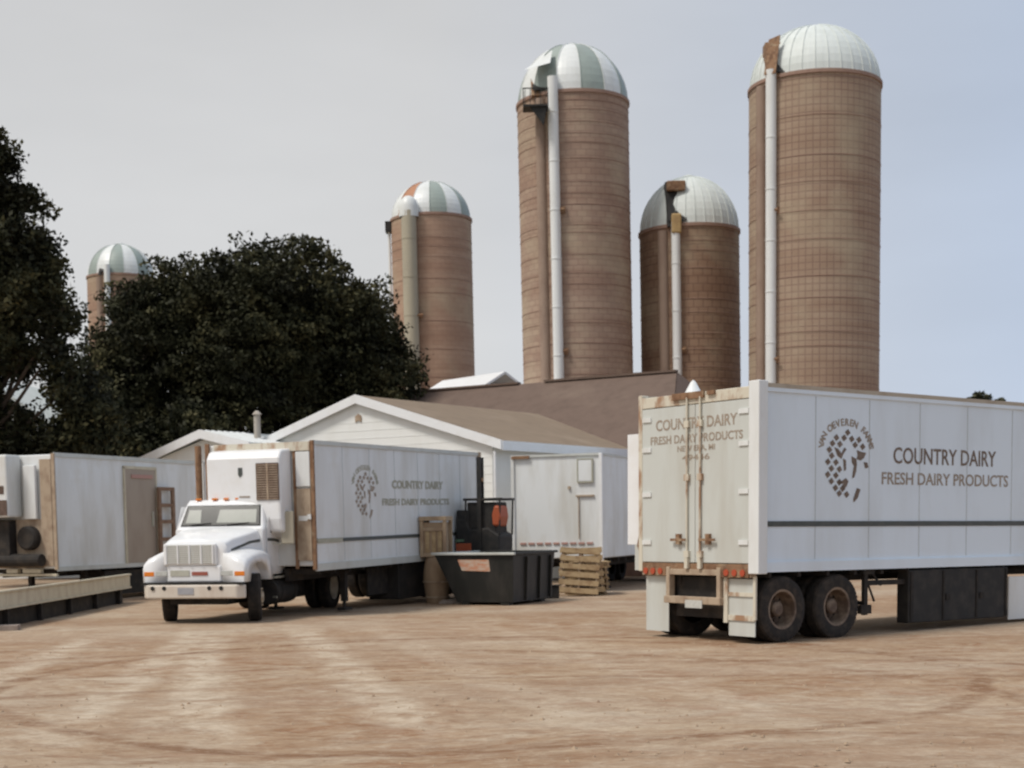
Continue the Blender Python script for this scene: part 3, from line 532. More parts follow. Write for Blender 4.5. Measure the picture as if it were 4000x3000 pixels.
# ------------------------------------------------------------------ logo
def logo(parent, u0_, z0_, v, su, sz, m_dark, m_pale):
    """dairy emblem: chequers round a cow face under an arch of letters, on a face of normal -y"""
    h = MB(); y0, y1 = v - .006, v - .002
    U = lambda x: u0_ + (x - 155) * su
    Z = lambda y: z0_ - (y - 150) * sz
    def poly(pts): h.prism([(U(a), Z(b)) for a, b in pts], 1, y0, y1, 0)
    for x, y in [(625, 360), (435, 450), (565, 450), (695, 462), (820, 470), (370, 545), (495, 553), (755, 555), (885, 580), (320, 650), (360, 745), (295, 845), (430, 850), (355, 950), (490, 960), (295, 1050),
                 (430, 1060), (355, 1155), (425, 1262), (490, 1170), (545, 1270), (615, 1365), (490, 1350)]:
        poly([(x - 46, y - 8), (x + 5, y - 56), (x + 46, y + 5), (x - 5, y + 56)])
    for p in ([(x + (x - 510) * .18, y + (y - 690) * .18) for x, y in [(420, 620), (470, 640), (520, 700), (560, 620), (592, 640), (545, 710), (520, 775), (465, 735)]], [(785, 640), (860, 665), (945, 678), (905, 765), (850, 805), (780, 785), (800, 720)],
              [(695, 740), (775, 785), (785, 860), (775, 980), (745, 1080), (708, 1100), (722, 980), (738, 900), (700, 840)], [(552, 785), (598, 810), (602, 960), (570, 985), (560, 880)],
              [(905, 830), (968, 838), (985, 920), (930, 932)], [(468, 1140), (530, 1150), (600, 1098), (642, 1150), (612, 1230), (562, 1292), (528, 1240), (560, 1185), (480, 1205)],
              [(790, 1258), (852, 1280), (805, 1420), (738, 1492), (728, 1440)]): poly(p)
    o = obj('emblem', h, [m_dark], parent)
    word = 'VAN OEVEREN FARMS'; n = len(word)
    for i, ch in enumerate(word):
        if ch == ' ': continue
        a = math.radians(172 - 164 * i / (n - 1)); x = 610 + 425 * math.cos(a); y = 640 - 440 * math.sin(a)
        text('arched_letter', ch, .15, m_pale, o, on_side(U(x), v - .002, Z(y)) @ Matrix.Rotation(a - math.pi / 2, 4, 'Z'), bold=.004)
    return o

# ------------------------------------------------------------------ right semi-trailer
tr = thing('semi_trailer', 'nearest white trailer on the right with lettered rear doors and rusty bumper', 'trailer', (3.576, 21.208, 0.0), yawz(.9406), tilt=(0, 0.011, 0))
LT, WT, HT, HB = 11.5, 2.55, 3.80, 1.12
m = MB(); m.box(.06, 0.02, HB + .06, LT, WT - .02, HT - .03); body = obj('body', m, BLUEWH, tr, bevel=.02)
m = MB()
m.box(.1, -.012, HT - .10, LT, .02, HT - .04, 0); m.box(.1, -.016, HT - .04, LT, .02, HT + .02, 1); m.box(.1, -.015, HB - .06, LT, .02, HB + .09, 0)
m.box(.1, WT - .02, HT - .10, LT, WT + .012, HT + .02, 1); m.box(.1, WT - .02, HB - .06, LT, WT + .015, HB + .09, 0)
obj('side_rail', m, [BLUEWH, mat('beige_edge', (.45, .39, .31), (.34, .27, .2), .8, 3, (1, 1, 1), .7)], body)
m = MB()
for k in range(9): u = 1.25 + k * 1.22; m.box(u, .014, HB + .12, u + .012, .02, HT - .12)
obj('panel_seam', m, mat('panel_seam_grey', (.50, .53, .54), rough=.5), body)  # grey strips marking the joints between side panels
m = MB(); m.box(.0, 0.006, 1.73, 6.55, .0195, 1.81); obj('stripe', m, STRIPE, body)
m = MB(); m.box(-.08, -.11, HB - .08, .11, .10, HT + .04); obj('corner_post', m, WHITE, tr, bevel=.012)
m = MB(); m.box(-.03, WT - .06, HB - .08, .1, WT + .03, HT + .02); obj('corner_post', m, RUSTW, tr, bevel=.01)
m = MB(); m.box(-.04, .10, HT - .20, .058, WT - .06, HT - .03); hd = obj('door_header', m, RUSTW, tr, bevel=.01)
m = MB(); m.box(-.075, 1.05, HT - .12, -.042, 1.75, HT - .02); m.box(-.08, .82, HT - .09, -.042, .98, HT - .03); obj('header_hinge', m, RUST, hd)
m = MB(); m.box(-.03, .10, HB - .10, .058, WT - .06, HB + .06); obj('door_sill', m, RUST, tr, bevel=.01)
doors = []
for v0, v1 in ((.11, 1.262), (1.272, WT - .07)):
    m = MB(); m.box(-.035, v0, HB + .07, .055, v1, HT - .21); d = obj('rear_door', m, CREAMW, tr, bevel=.008); doors.append(d)
for v, d in ((1.13, doors[0]), (1.42, doors[1])):
    m = MB(); m.tube((-.065, v, HB + .0), (-.065, v, HT - .1), .017, 8)
    for z in (HB + .2, 2.49, 3.3): m.box(-.085, v - .05, z - .05, -.036, v + .05, z + .05)
    m.box(-.09, v - .035, HB - .02, -.036, v + .035, HB + .14)
    obj('lock_rod', m, RUSTW, d)
    m = MB(); s = -1 if v < 1.2 else 1; m.box(-.10, min(v, v + s * .34), 1.52, -.075, max(v, v + s * .34), 1.56); m.box(-.095, v + s * .18 - .04, 1.47, -.036, v + s * .18 + .04, 1.63); obj('handle', m, RUST, d)
for v, d in ((.13, doors[0]), (WT - .09, doors[1])):
    for z in (1.5, 2.25, 2.95, 3.42):
        m = MB(); s = 1 if v < 1 else -1
        m.box(-.055, min(v, v + s * .2), z - .035, -.036, max(v, v + s * .2), z + .035); obj('hinge', m, WHITE, d)
text('door_lettering', 'COUNTRY DAIRY', .235, LETTERP, tr, on_rear(-.037, 1.27, 3.31), width=1.78, bold=.004)
text('door_lettering', 'FRESH DAIRY PRODUCTS', .175, LETTERP, tr, on_rear(-.037, 1.27, 3.08), width=2.02, bold=.003)
text('door_lettering', 'NEW ERA, MI', .12, LETTERP, tr, on_rear(-.037, 1.25, 2.93), width=.82, bold=.002)
text('door_lettering', '49446', .12, LETTERP, tr, on_rear(-.037, 1.25, 2.79), width=.6, bold=.002)
text('side_lettering', 'COUNTRY DAIRY', .36, LETTER, tr, on_side(4.36, .016, 2.83), width=2.64, bold=.004)
text('side_lettering', 'FRESH DAIRY PRODUCTS', .27, LETTERP, tr, on_side(4.40, .016, 2.47), width=3.26, bold=.003)
logo(tr, 1.34, 3.36, .018, .00134, .00094, LETTER, LETTERP)
# bumper, lights, flaps
bmp = MB(); bmp.box(-.02, .1, .98, .1, .72, 1.06); bmp.box(-.02, 1.86, .98, .1, WT - .05, 1.06)
bmp.box(-.06, .70, .62, .06, .78, 1.12); bmp.box(-.06, 1.82, .62, .06, 1.90, 1.12); bmp.box(-.085, .68, .56, .03, 1.92, .67); bmp.box(-.05, .7, 1.0, .05, 1.9, 1.09)
bu = obj('rear_bumper', bmp, TANST, tr, bevel=.008)
m = MB(); m.box(-.10, 1.05, .50, -.087, 1.42, .62); obj('licence_plate', m, HEADL, bu)
for v0, v1 in ((.12, .70), (1.92, 2.42)):
    m = MB(); m.box(-.045, v0, .98, -.02, v1, 1.12); pl = obj('light_panel', m, RUST, tr)
    m = MB()
    for k in range(3): m.tube((-.046, v0 + .12 + k * .17, 1.05), (-.062, v0 + .12 + k * .17, 1.05), .05, 14)
    obj('tail_light', m, REDL, pl)
def flap(v0, v1, z0, z1, mt, sw=0):
    m = MB(); m.hexa([(.03 - sw, v0, z0), (.03 - sw, v1, z0), (.045 - sw, v1, z0), (.045 - sw, v0, z0)], [(.03, v0, z1), (.03, v1, z1), (.045, v1, z1), (.045, v0, z1)])
    return obj('mudflap', m, mt, tr)
flap(1.93, 2.46, .10, .97, CREAMW)
f2 = flap(.06, .60, .11, .96, CREAMW)
m = MB(); m.box(.01, .04, .70, .028, .62, .76); m.box(.01, .04, .34, .028, .62, .42); m.box(-.005, .02, .36, .028, .07, 1.0); m.box(-.005, .60, .30, .028, .68, 1.0); obj('flap_bracket', m, RUSTW, f2)
m = MB()
for v in (.75, 1.72): m.box(.1, v, .86, LT, v + .09, 1.06)
for k in range(18): m.box(.3 + k * .63, .05, .98, .36 + k * .63, WT - .05, 1.055)
m.box(.1, .62, .55, 2.4, .70, .95); m.box(.1, 1.86, .55, 2.4, 1.94, .95); m.box(.12, .7, .35, .3, 1.85, .97)
fr = obj('chassis', m, CHASSIS, tr)
m = MB()
for u in (.60, 1.80): m.tube((u, .15, .5), (u, WT - .15, .5), .07, 12); m.box(u - .5, .66, .60, u + .5, .76, .66); m.box(u - .5, 1.8, .60, u + .5, 1.9, .66)
m.box(1.08, .6, .45, 1.26, .78, .95); m.box(1.08, 1.78, .45, 1.26, 1.96, .95); obj('axle', m, CHASSIS, tr)
for u, rm in ((.60, RIM), (1.80, RIM)):
    wheel(tr, u, .17, .50, .25, True, -1, rm); wheel(tr, u, WT - .17, .50, .25, True, 1, rm)
m = MB(); m.box(2.40, .04, .98, 2.66, .14, 1.06); m.box(2.44, .06, .34, 2.52, .12, 1.0); m.box(2.36, .05, .36, 2.60, .13, .50); m.tube((2.5, .1, .95), (2.72, .1, .55), .02, 6); m.box(2.44, .1, .50, 2.50, .7, .56); obj('flap_hanger', m, CHASSIS, tr)
m = MB(); m.box(2.5, .1, .80, 3.5, .16, .88); m.tube((2.6, .12, 1.06), (2.9, .12, .80), .02, 6); obj('air_line_bracket', m, CHASSIS, tr)
# under-slung black box and white skirt
m = MB(); m.box(3.46, .02, .17, 6.08, .26, 1.03); tb = obj('underslung_or_shade_box', m, BLACK, tr, bevel=.02)
m = MB(); m.box(3.5, .004, .20, 3.56, .018, 1.0); m.box(4.32, .004, .20, 4.36, .018, 1.0); m.box(5.2, .004, .20, 5.24, .018, 1.0); m.box(6.0, .004, .20, 6.05, .018, 1.0); m.box(4.4, .0, .52, 4.5, .018, .62); m.box(5.3, .0, .52, 5.4, .018, .62); obj('box_strap', m, CHASSIS, tb)
m = MB(); m.box(6.14, .04, .12, 7.4, .07, .86); obj('side_skirt', m, WHITE, tr, bevel=.01)
for v in (.35, 2.1):
    m = MB(); m.box(8.3, v, .25, 8.45, v + .13, 1.1); m.box(8.2, v - .05, 0.02, 8.55, v + .18, .08); m.tube((8.37, v + .06, .05), (8.37, v + .06, .4), .045, 8); obj('landing_leg', m, CHASSIS, tr)
# open side door at the left
m = MB(); m.box(.06, WT + .09, 1.46, .10, WT + .40, 3.23); sd = obj('side_door', m, TRUCKW, tr, bevel=.006)
m = MB(); m.box(.07, WT + .03, 1.9, .1, WT + .058, 3.3); m.prism([(WT + .03, 1.2), (WT + .16, 1.45), (WT + .03, 1.9)], 0, .05, .09); obj('door_hinge_strip', m, RUST, sd)
m = MB(); m.box(.06, WT + .12, 1.05, .09, WT + .22, 1.46); obj('door_stay', m, CREAMW, sd)
m = MB(); m.lathe([(.14, 0), (.15, .02), (.04, .22), (.001, .25)], 12, (.35, 1.72, HT - .03)); tag(obj('roof_vent', m, WHITE, tr, smooth=True), None, None)

# ------------------------------------------------------------------ reefer semi-trailer (behind the white tractor)
rt2 = thing('reefer_trailer', 'white lettered refrigerated trailer coupled behind the white tractor', 'trailer', (-3.932, 29.415, 0), yawz(.3796), tilt=(0, -.010, 0))
L2, W2, H2, B2 = 8.6, 2.5, 3.55, .98
m = MB(); m.box(0.02, 0.02, B2 + .05, L2, W2 - .02, H2 - .02); bd = obj('body', m, WHITE, rt2, bevel=.03)
m = MB(); m.box(.0, -.012, H2 - .07, L2, .018, H2 + .015); m.box(.0, -.015, B2 - .05, L2, .018, B2 + .10); obj('side_rail', m, CREAMW, bd)
m = MB(); m.box(1.2, .0, 1.50, 7.6, .016, 1.575); obj('stripe', m, STRIPE, bd)
m = MB(); m.box(.10, .0, 1.49, 1.16, .016, 1.585); obj('stripe_plate', m, LETTERG, bd)
m = MB()
for k in range(6): u = 1.25 + k * 1.22; m.box(u, .014, B2 + .12, u + .012, .02, H2 - .08)
obj('panel_seam', m, MATS['panel_seam_grey'] if 'panel_seam_grey' in MATS else WHITE, bd)
m = MB(); m.box(L2 - .12, -.03, B2, L2 + .02, .02, H2 + .02); obj('corner_post', m, TANST, rt2)
m = MB(); m.box(-.03, -.02, B2 - .02, .02, .06, H2 + .01); m.box(-.03, .40, B2, .018, .46, H2 - .05); obj('corner_post', m, RUST, rt2)
m = MB(); m.box(-.03, W2 - .06, B2 + .1, .02, W2 + .03, H2 + .02); obj('corner_post', m, RUST, rt2)
m = MB(); m.box(-.04, .07, 2.64, -.0, .39, 3.34); fp = obj('front_panel', m, WHITE, rt2, bevel=.01)
m = MB(); m.box(-.038, .07, 1.15, -.0, .39, 2.60); obj('front_panel', m, TANST, rt2, label='dirty brown lower front panel')
m = MB(); m.box(-.045, .06, 3.36, .01, 2.3, H2 - .01); obj('front_header', m, RUSTW, rt2)
m = MB(); m.box(-.045, .15, 1.95, -.041, .35, 2.05); m.box(-.06, .06, 1.98, -.041, .14, 2.08); obj('cable_socket', m, WHITE, rt2)
# refrigeration unit
m = MB(); m.prism([(-.0, 1.6), (-.42, 1.75), (-.48, 2.0), (-.48, 3.22), (-.38, 3.38), (-.0, 3.42)], 1, .50, 2.22); ru = obj('refrigeration_unit', m, TRUCKW, rt2, bevel=.05)
m = MB(); m.box(-.50, .52, 2.38, -.482, 1.04, 3.12); ob = obj('unit_grille', m, GRILLEB, ru)
m = MB()
for k in range(15): m.box(-.51, .53, 2.40 + k * .048, -.50, 1.03, 2.415 + k * .048)
m.box(-.512, .76, 2.38, -.501, .79, 3.12); obj('louvre', m, TANST, ob)
m = MB(); m.prism([(1.36, 3.04), (1.46, 3.04), (1.46, 2.9), (1.42, 2.84), (1.36, 2.9)], 0, -.489, -.484); obj('unit_badge', m, STRIPE, ru)
m = MB(); m.box(-.49, 1.2, 2.44, -.484, 1.45, 2.47); obj('unit_badge', m, LETTERP, ru)
text('side_lettering', 'COUNTRY DAIRY', .25, LETTERG, rt2, on_side(4.92, .012, 2.70), width=2.75, bold=.008)
text('side_lettering', 'FRESH DAIRY PRODUCTS', .20, LETTERG, rt2, on_side(4.85, .012, 2.31), width=3.6, bold=.006)
logo(rt2, 1.66, 3.10, .018, .00134, .00085, LETTERP, LETTERG)
m = MB()
for v in (.7, 1.7): m.box(.1, v, .72, L2, v + .09, .97)
for k in range(13): m.box(.2 + k * .65, .05, .86, .26 + k * .65, W2 - .05, .965)
m.box(3.0, .4, .25, 5.0, .44, .9)
obj('chassis', m, CHASSIS, rt2)
m = MB(); m.box(4.0, .12, .10, 5.7, .9, .92); obj('underslung_or_shade_box', m, BLACK, rt2, bevel=.02)  # black box added to deepen the shade under the reefer trailer
for u in (6.3, 7.45):
    wheel(rt2, u, .17, .48, .25, True, -1, RIM); wheel(rt2, u, W2 - .17, .48, .25, True, 1, RIM)
m = MB(); m.tube((6.3, .2, .48), (6.3, W2 - .2, .48), .06, 10); m.tube((7.45, .2, .48), (7.45, W2 - .2, .48), .06, 10); m.box(6.0, .65, .5, 7.8, .75, .8); m.box(6.0, 1.75, .5, 7.8, 1.85, .8); obj('axle', m, CHASSIS, rt2)
for v in (.3, 2.0):
    m = MB(); m.box(1.75, v, .2, 1.88, v + .12, .97); m.box(1.66, v - .04, .02, 1.98, v + .16, .07); m.tube((1.81, v + .06, .04), (1.81, v + .06, .3), .04, 8); obj('landing_leg', m, CHASSIS, rt2)

# ------------------------------------------------------------------ white tractor
tk = thing('tractor_truck', 'white conventional day-cab tractor facing the camera on the left', 'truck', (-5.057, 27.694, 0), yawz(.198))
TW = 2.1
# hood: lofted cross-sections along u. section = list of (v,z)
def loft(m, secs, mi=0):
    n = len(secs[0][1]); vs = []
    for u, pts in secs: vs += [(u, p[0], p[1]) for p in pts]
    fs = [(k * n + i, k * n + (i + 1) % n, (k + 1) * n + (i + 1) % n, (k + 1) * n + i) for k in range(len(secs) - 1) for i in range(n)]
    fs += [tuple(range(n - 1, -1, -1)), tuple((len(secs) - 1) * n + i for i in range(n))]; m.add(vs, fs, mi)
def sec(hw, zb, zt, c=TW / 2, r=.12, crown=.03):
    return [(c + hw, zb), (c + hw, zt - r), (c + hw - r * .3, zt - r * .3), (c + hw - r, zt), (c, zt + crown), (c - hw + r, zt), (c - hw + r * .3, zt - r * .3), (c - hw, zt - r), (c - hw, zb)]
m = MB(); loft(m, [(.04, sec(.62, .80, 1.50, r=.16)), (.10, sec(.66, .80, 1.60, r=.16)), (.35, sec(.70, .80, 1.66, r=.15)), (.9, sec(.80, .85, 1.75, r=.14)), (1.42, sec(.88, .85, 1.84, r=.13))])
hood = obj('hood', m, TRUCKW, tk, bevel=.02, smooth=True)
# fenders
for s in (0, 1):
    c = lambda v: TW - v if s else v
    m = MB(); pr = [(.0, .80), (.0, 1.08), (.04, 1.16), (.16, 1.22), (.45, 1.28), (.80, 1.32), (1.15, 1.32), (1.38, 1.26), (1.44, 1.0), (1.45, .80),
                    (1.28, .80), (1.24, .98), (1.10, 1.10), (.90, 1.16), (.62, 1.16), (.42, 1.10), (.30, .98), (.24, .80)]
    a, bb = c(.0), c(.46)
    vs = []; n = len(pr)
    ring = []
    for dv, dz in ((0.0, -.03), (.05, .03), (.46, .20)):
        ring.append([(p[0], c(dv), p[1] + (dz if 1 <= i <= 8 else 0)) for i, p in enumerate(pr)])
    vs = sum(ring, []); fs = [(k * n + i, k * n + (i + 1) % n, (k + 1) * n + (i + 1) % n, (k + 1) * n + i) for k in range(2) for i in range(n)]
    m.add(vs, fs)
    for k in (0, 2):
        for i, j in ((0, 17), (1, 16), (2, 16), (2, 15), (3, 15), (3, 14), (4, 14), (5, 13), (5, 12), (6, 12), (6, 11), (7, 11), (8, 10), (9, 10)): pass
    # close the outer side with quads between outer and inner curves
    q = [(0, 17), (1, 16), (2, 16), (3, 15), (4, 14), (5, 13), (6, 12), (7, 11), (8, 11), (9, 10)]
    for (i, j), (i2, j2) in zip(q[:-1], q[1:]):
        for k in (0, 2):
            P = [ring[k][i], ring[k][i2], ring[k][j2], ring[k][j]] if j != j2 else [ring[k][i], ring[k][i2], ring[k][j]]
            m.add(P, [tuple(range(len(P)))])
    bmf = obj('fender', m, TRUCKW, tk, smooth=True)
    bmm = bmesh.new(); bmm.from_mesh(bmf.data); bmesh.ops.remove_doubles(bmm, verts=bmm.verts[:], dist=.001); bmesh.ops.recalc_face_normals(bmm, faces=bmm.faces[:]); bmm.to_mesh(bmf.data); bmm.free()
    m = MB(); v0, v1 = sorted((c(.26), c(.50))); m.box(-.004, v0, .92, .03, v1, 1.02); obj('headlight', m, HEADL, tk, bevel=.01)
    m = MB(); v0, v1 = sorted((c(.02), c(.23))); m.box(-.006, v0, .915, .03, v1, 1.005); obj('turn_signal', m, AMBER, tk, bevel=.01)
m = MB(); m.box(-.0, .5, .80, .06, 1.6, 1.12); obj('nose_panel', m, TRUCKW, tk, bevel=.03)
m = MB(); m.box(-.02, .58, 1.12, .05, 1.66, 1.545); gs = obj('grille_surround', m, TRUCKW, tk, bevel=.03)
m = MB(); m.box(-.026, .635, 1.155, -.018, 1.605, 1.515); gr = obj('grille', m, GRILLE, tk)
m = MB()
for k in range(5): v = .63 + k * .238; m.box(-.045, v, 1.15, -.027, v + .028, 1.52)
for k in range(9): z = 1.17 + k * .04; m.box(-.036, .64, z, -.0275, 1.60, z + .012)
obj('grille_bar', m, TRUCKW, gr)
m = MB(); m.box(-.012, 1.14, .92, -.002, 1.53, 1.03); obj('lower_grille', m, GRILLE, tk)
m = MB(); m.box(-.012, .77, .93, -.002, 1.09, 1.00); obj('maker_badge', m, mat('badge_red', (.33, .10, .07), rough=.5), tk)
m = MB(); m.prism([(-.02, 0.02), (-.14, .14), (-.16, .5), (-.16, TW - .5), (-.14, TW - .14), (-.02, TW - .02), (.08, TW - .02), (.08, .02)], 2, .49, .755); bp_ = obj('bumper', m, BUMPW, tk, bevel=.03)
m = MB()
for v in (.44, .68, 1.60, 1.84): m.tube((-.158, v, .69), (-.166, v, .69), .042, 12)
obj('fog_light', m, BLACK, bp_)
m = MB(); m.box(-.17, 1.0, .57, -.162, 1.32, .70); obj('licence_plate', m, mat('plate_grey', (.36, .36, .38), (.25, .26, .3), .7, 20), bp_)
m = MB(); m.box(-.10, .03, .757, .04, TW - .03, .795); obj('bumper_gap_seal', m, BLACK, tk)
# cab
CH0, CB = 1.80, 2.38
m = MB()
c_ = TW / 2
def csec(u, hw, zb, zt, r=.14): return (u, [(c_ + hw, zb), (c_ + hw, 1.7), (c_ + hw - (.0 if zt < 1.9 else .08), zt - r), (c_ + hw - r, zt), (c_ - hw + r, zt), (c_ - hw + (.0 if zt < 1.9 else .08), zt - r), (c_ - hw, 1.7), (c_ - hw, zb)])
loft(m, [csec(1.28, .93, .92, 1.82, .04), csec(1.36, .94, .92, 1.86, .05), csec(1.62, .94, .90, 2.33), csec(1.75, .95, .88, 2.40), csec(2.36, .95, .88, 2.41), csec(2.44, .94, .88, 2.36)])
cab = obj('cab', m, TRUCKW, tk, bevel=.02, smooth=True)
# windshield laid 4 mm above the sloping front, divided glass; opaque pale panes painted as rear-window light
def slope(v, f, off): # point on windshield plane between (1.36,1.86) and (1.62,2.33)
    u = 1.36 + (1.62 - 1.36) * f; z = 1.86 + (2.33 - 1.86) * f; n = Vector((-.875, 0, .484)); return (u + n.x * off, v, z + n.z * off)
def pane(m, v0, v1, f0, f1, off, t=.006, tp=0):
    a = [slope(v0, f0, off), slope(v1, f0, off), slope(v1 - tp, f1, off), slope(v0 + tp, f1, off)]; bb = [slope(v0, f0, off - t), slope(v1, f0, off - t), slope(v1 - tp, f1, off - t), slope(v0 + tp, f1, off - t)]; m.hexa(bb, a)
m = MB(); pane(m, .20, 1.90, .02, .90, .012, .02, .07); wf = obj('windshield_seal', m, BLACK, cab)
m = MB(); pane(m, .225, 1.875, .05, .87, .017, .004, .07); ws = obj('windshield', m, GLASS, cab)
m = MB(); pane(m, .30, 1.14, .14, .70, .020, .002, .03); pane(m, 1.48, 1.80, .14, .70, .020, .002, .03); obj('painted_rear_window_light', m, GLASSL, ws)
m = MB(); m.tube(slope(.9, .04, .03), slope(.45, .12, .03), .008, 5); m.tube(slope(1.7, .04, .03), slope(1.25, .12, .03), .008, 5); obj('wiper', m, BLACK, cab)
for s in (0, 1):
    y0, y1 = (.098, .104) if s == 0 else (TW - .104, TW - .098)
    yf = y0 - .006 if s == 0 else y1 - .0
    m = MB(); vv = .10 if s == 0 else TW - .10; o1 = -.018 if s == 0 else .018
    m.prism([(1.42, .93), (2.38, .93), (2.38, 2.27), (1.66, 2.27), (1.42, 1.82)], 1, vv + o1 * .6, vv + o1 * .1); dr = obj('door', m, TRUCKW, cab, bevel=.008)
    m = MB(); m.prism([(1.62, 1.72), (2.30, 1.72), (2.28, 2.20), (1.78, 2.20), (1.62, 1.90)], 1, vv + o1 * .5, vv + o1 * .95); obj('window_seal', m, BLACK, dr)
    m = MB(); m.prism([(1.65, 1.745), (2.27, 1.745), (2.25, 2.175), (1.80, 2.175), (1.65, 1.89)], 1, vv + o1 * .9, vv + o1 * 1.15); obj('side_window', m, GLASS, dr)
    m = MB(); m.box(2.2, min(vv, vv + o1 * 1.8), 1.42, 2.33, max(vv, vv + o1 * 1.8), 1.46); obj('handle', m, BLACK, dr)
    m = MB(); sgn = -1 if s == 0 else 1
    if s: continue
    y = vv + sgn * .46
    m.box(1.66, min(y - .02, y + .24), 1.50, 1.72, max(y - .02, y + .24), 2.14); mr_ = obj('mirror', m, PIPET, tk, bevel=.01)
    m = MB(); m.tube((1.7, vv, 1.50), (1.69, y + .02, 1.50), .012, 6); m.tube((1.7, vv, 2.14), (1.69, y + .02, 2.14), .012, 6); m.tube((1.69, y + .02, 1.48), (1.69, y + .02, 2.16), .014, 6); obj('mirror_bracket', m, GRILLE, mr_)
# swoosh stripe on the hood side and door
m = MB(); pts = [(.22, 1.40), (.5, 1.46), (.9, 1.545), (1.28, 1.575)]
for (a, z0), (bb, z1) in zip(pts[:-1], pts[1:]):
    hwf = lambda u: .70 + (.88 - .70) * max(0, min(1, (u - .35) / 1.07)) if u > .35 else .66 + .04 * (u - .1) / .25
    va, vb = c_ - hwf(a) - .008, c_ - hwf(bb) - .008
    m.hexa([(a, va, z0 - .025), (bb, vb, z1 - .03), (bb, vb + .012, z1 - .03), (a, va + .012, z0 - .025)], [(a, va, z0 + .025), (bb, vb, z1 + .03), (bb, vb + .012, z1 + .03), (a, va + .012, z0 + .025)])
obj('hood_stripe', m, STRIPE, hood)
m = MB()
pts = [(1.44, 1.59), (1.8, 1.58), (2.1, 1.54), (2.37, 1.49)]
for (a, z0), (bb, z1) in zip(pts[:-1], pts[1:]): m.hexa([(a, .083, z0 - .03), (bb, .083, z1 - .03), (bb, .087, z1 - .03), (a, .087, z0 - .03)], [(a, .083, z0 + .03), (bb, .083, z1 + .03), (bb, .087, z1 + .03), (a, .087, z0 + .03)])
obj('door_stripe', m, STRIPE, cab)
m = MB()
for v in (.45, .8, 1.05, 1.3, 1.65): m.box(1.68, v - .05, 2.40, 1.76, v + .05, 2.435)
obj('marker_light', m, AMBER, cab)
for v, rr, z1, mt in ((2.02, .07, 3.55, RUST), (1.80, .055, 3.25, GRILLEB), (1.92, .025, 3.2, WHITE)):
    m = MB(); m.tube((2.62, v, .7), (2.62, v, z1), rr, 14); obj('exhaust_stack' if rr > .03 else 'air_pipe', m, mt, tk, smooth=True)
m = MB()
for v in (.62, 1.40): m.box(.1, v, .62, 6.0, v + .08, .84)
m.box(.1, .6, .60, .3, 1.5, .82); m.box(1.2, .5, .45, 2.4, 1.6, .86); m.box(3.6, .55, .84, 5.4, 1.55, .93); m.box(2.6, .45, .3, 4.6, 1.6, .8); m.box(.2, .45, .36, 1.2, 1.65, .6)  # last low boxes added to darken the space under the tractor
obj('chassis', m, CHASSIS, tk)
m = MB(); m.tube((1.75, .26, .53), (2.95, .26, .53), .27, 24); ft = obj('fuel_tank', m, BLACK, tk, bevel=.03, smooth=True)
for uu in (1.95, 2.7): m = MB(); m.tube((uu, .26, .53), (uu + .05, .26, .53), .277, 24); obj('tank_strap', m, CHASSIS, ft)
m = MB(); m.box(1.7, .05, .80, 2.5, .14, .84); m.box(1.75, .03, .40, 2.3, .13, .44); obj('cab_step', m, GRILLE, tk)
for v, s in ((.16, -1), (TW - .16, 1)): wheel(tk, .84, v, .47, .25, False, s, RIMY, steer=R(20))
m = MB(); m.tube((.84, .3, .47), (.84, TW - .3, .47), .06, 10); m.tube((5.2, .3, .5), (5.2, TW - .3, .5), .09, 10); obj('axle', m, CHASSIS, tk)
for v, s in ((.08, -1), (TW - .08, 1)): wheel(tk, 5.2, v, .48, .25, True, s, mat('pale_hub_paint', (.74, .68, .56), (.5, .42, .32), .6, 6, rough=.5))

# ------------------------------------------------------------------ left trailer
qt = thing('box_trailer', 'white trailer with a tan side door parked at the left edge', 'trailer', (-11.27, 36.158, 0), yawz(.37))
m = MB(); m.box(.02, .02, .88, 9, 2.48, 3.72); bq = obj('body', m, WHITE, qt, bevel=.03)
m = MB(); m.box(0, -.012, 3.66, 9, .018, 3.76); m.box(0, -.014, .82, 9, .018, .93); obj('side_rail', m, CREAMW, bq)
m = MB(); m.box(2.86, -.02, .93, 4.22, .018, 3.44); dq = obj('side_door', m, TANDOOR, qt, bevel=.01)
m = MB(); m.box(2.80, -.028, .93, 2.86, .016, 3.50); m.box(4.22, -.028, .93, 4.28, .016, 3.50); m.box(2.80, -.028, 3.44, 4.28, .016, 3.52); obj('door_frame', m, CREAM, dq)
m = MB(); m.box(3.12, -.05, 3.20, 4.05, -.021, 3.30); obj('door_track', m, PINKW, dq)
m = MB(); m.box(4.0, -.06, 1.9, 4.05, -.021, 2.3); obj('handle', m, GRILLE, dq)
m = MB(); m.box(-.02, -.02, .86, .02, .08, 3.74); m.box(-.03, .09, .95, .018, .42, 3.6); obj('corner_post', m, TANST, qt)
m = MB(); m.box(-.02, .42, .9, .018, 2.46, 2.12); obj('front_panel', m, TANST, qt, label='dirty brown lower front wall')
m = MB(); m.box(-.12, .50, 2.12, -.02, .86, 3.46); obj('air_duct', m, WHITE, qt, bevel=.02)
m = MB(); m.box(-.55, 1.0, 2.17, -.0, 2.42, 3.72); uq = obj('refrigeration_unit', m, WHITE, qt, bevel=.05)
m = MB(); m.box(-.56, 1.02, 2.22, -.552, 1.3, 2.6); m.box(-.56, 1.1, 2.75, -.552, 1.28, 2.95); m.box(-.56, 1.75, 2.5, -.552, 2.3, 3.4); obj('unit_grille', m, GRILLEB, uq)
m = MB(); m.lathe([(.30, 0), (.30, -.18), (.25, -.22), (.001, -.22)], 20, (-.02, .75, 1.65), 0); obj('fan_housing', m, CHASSIS, qt, smooth=True)
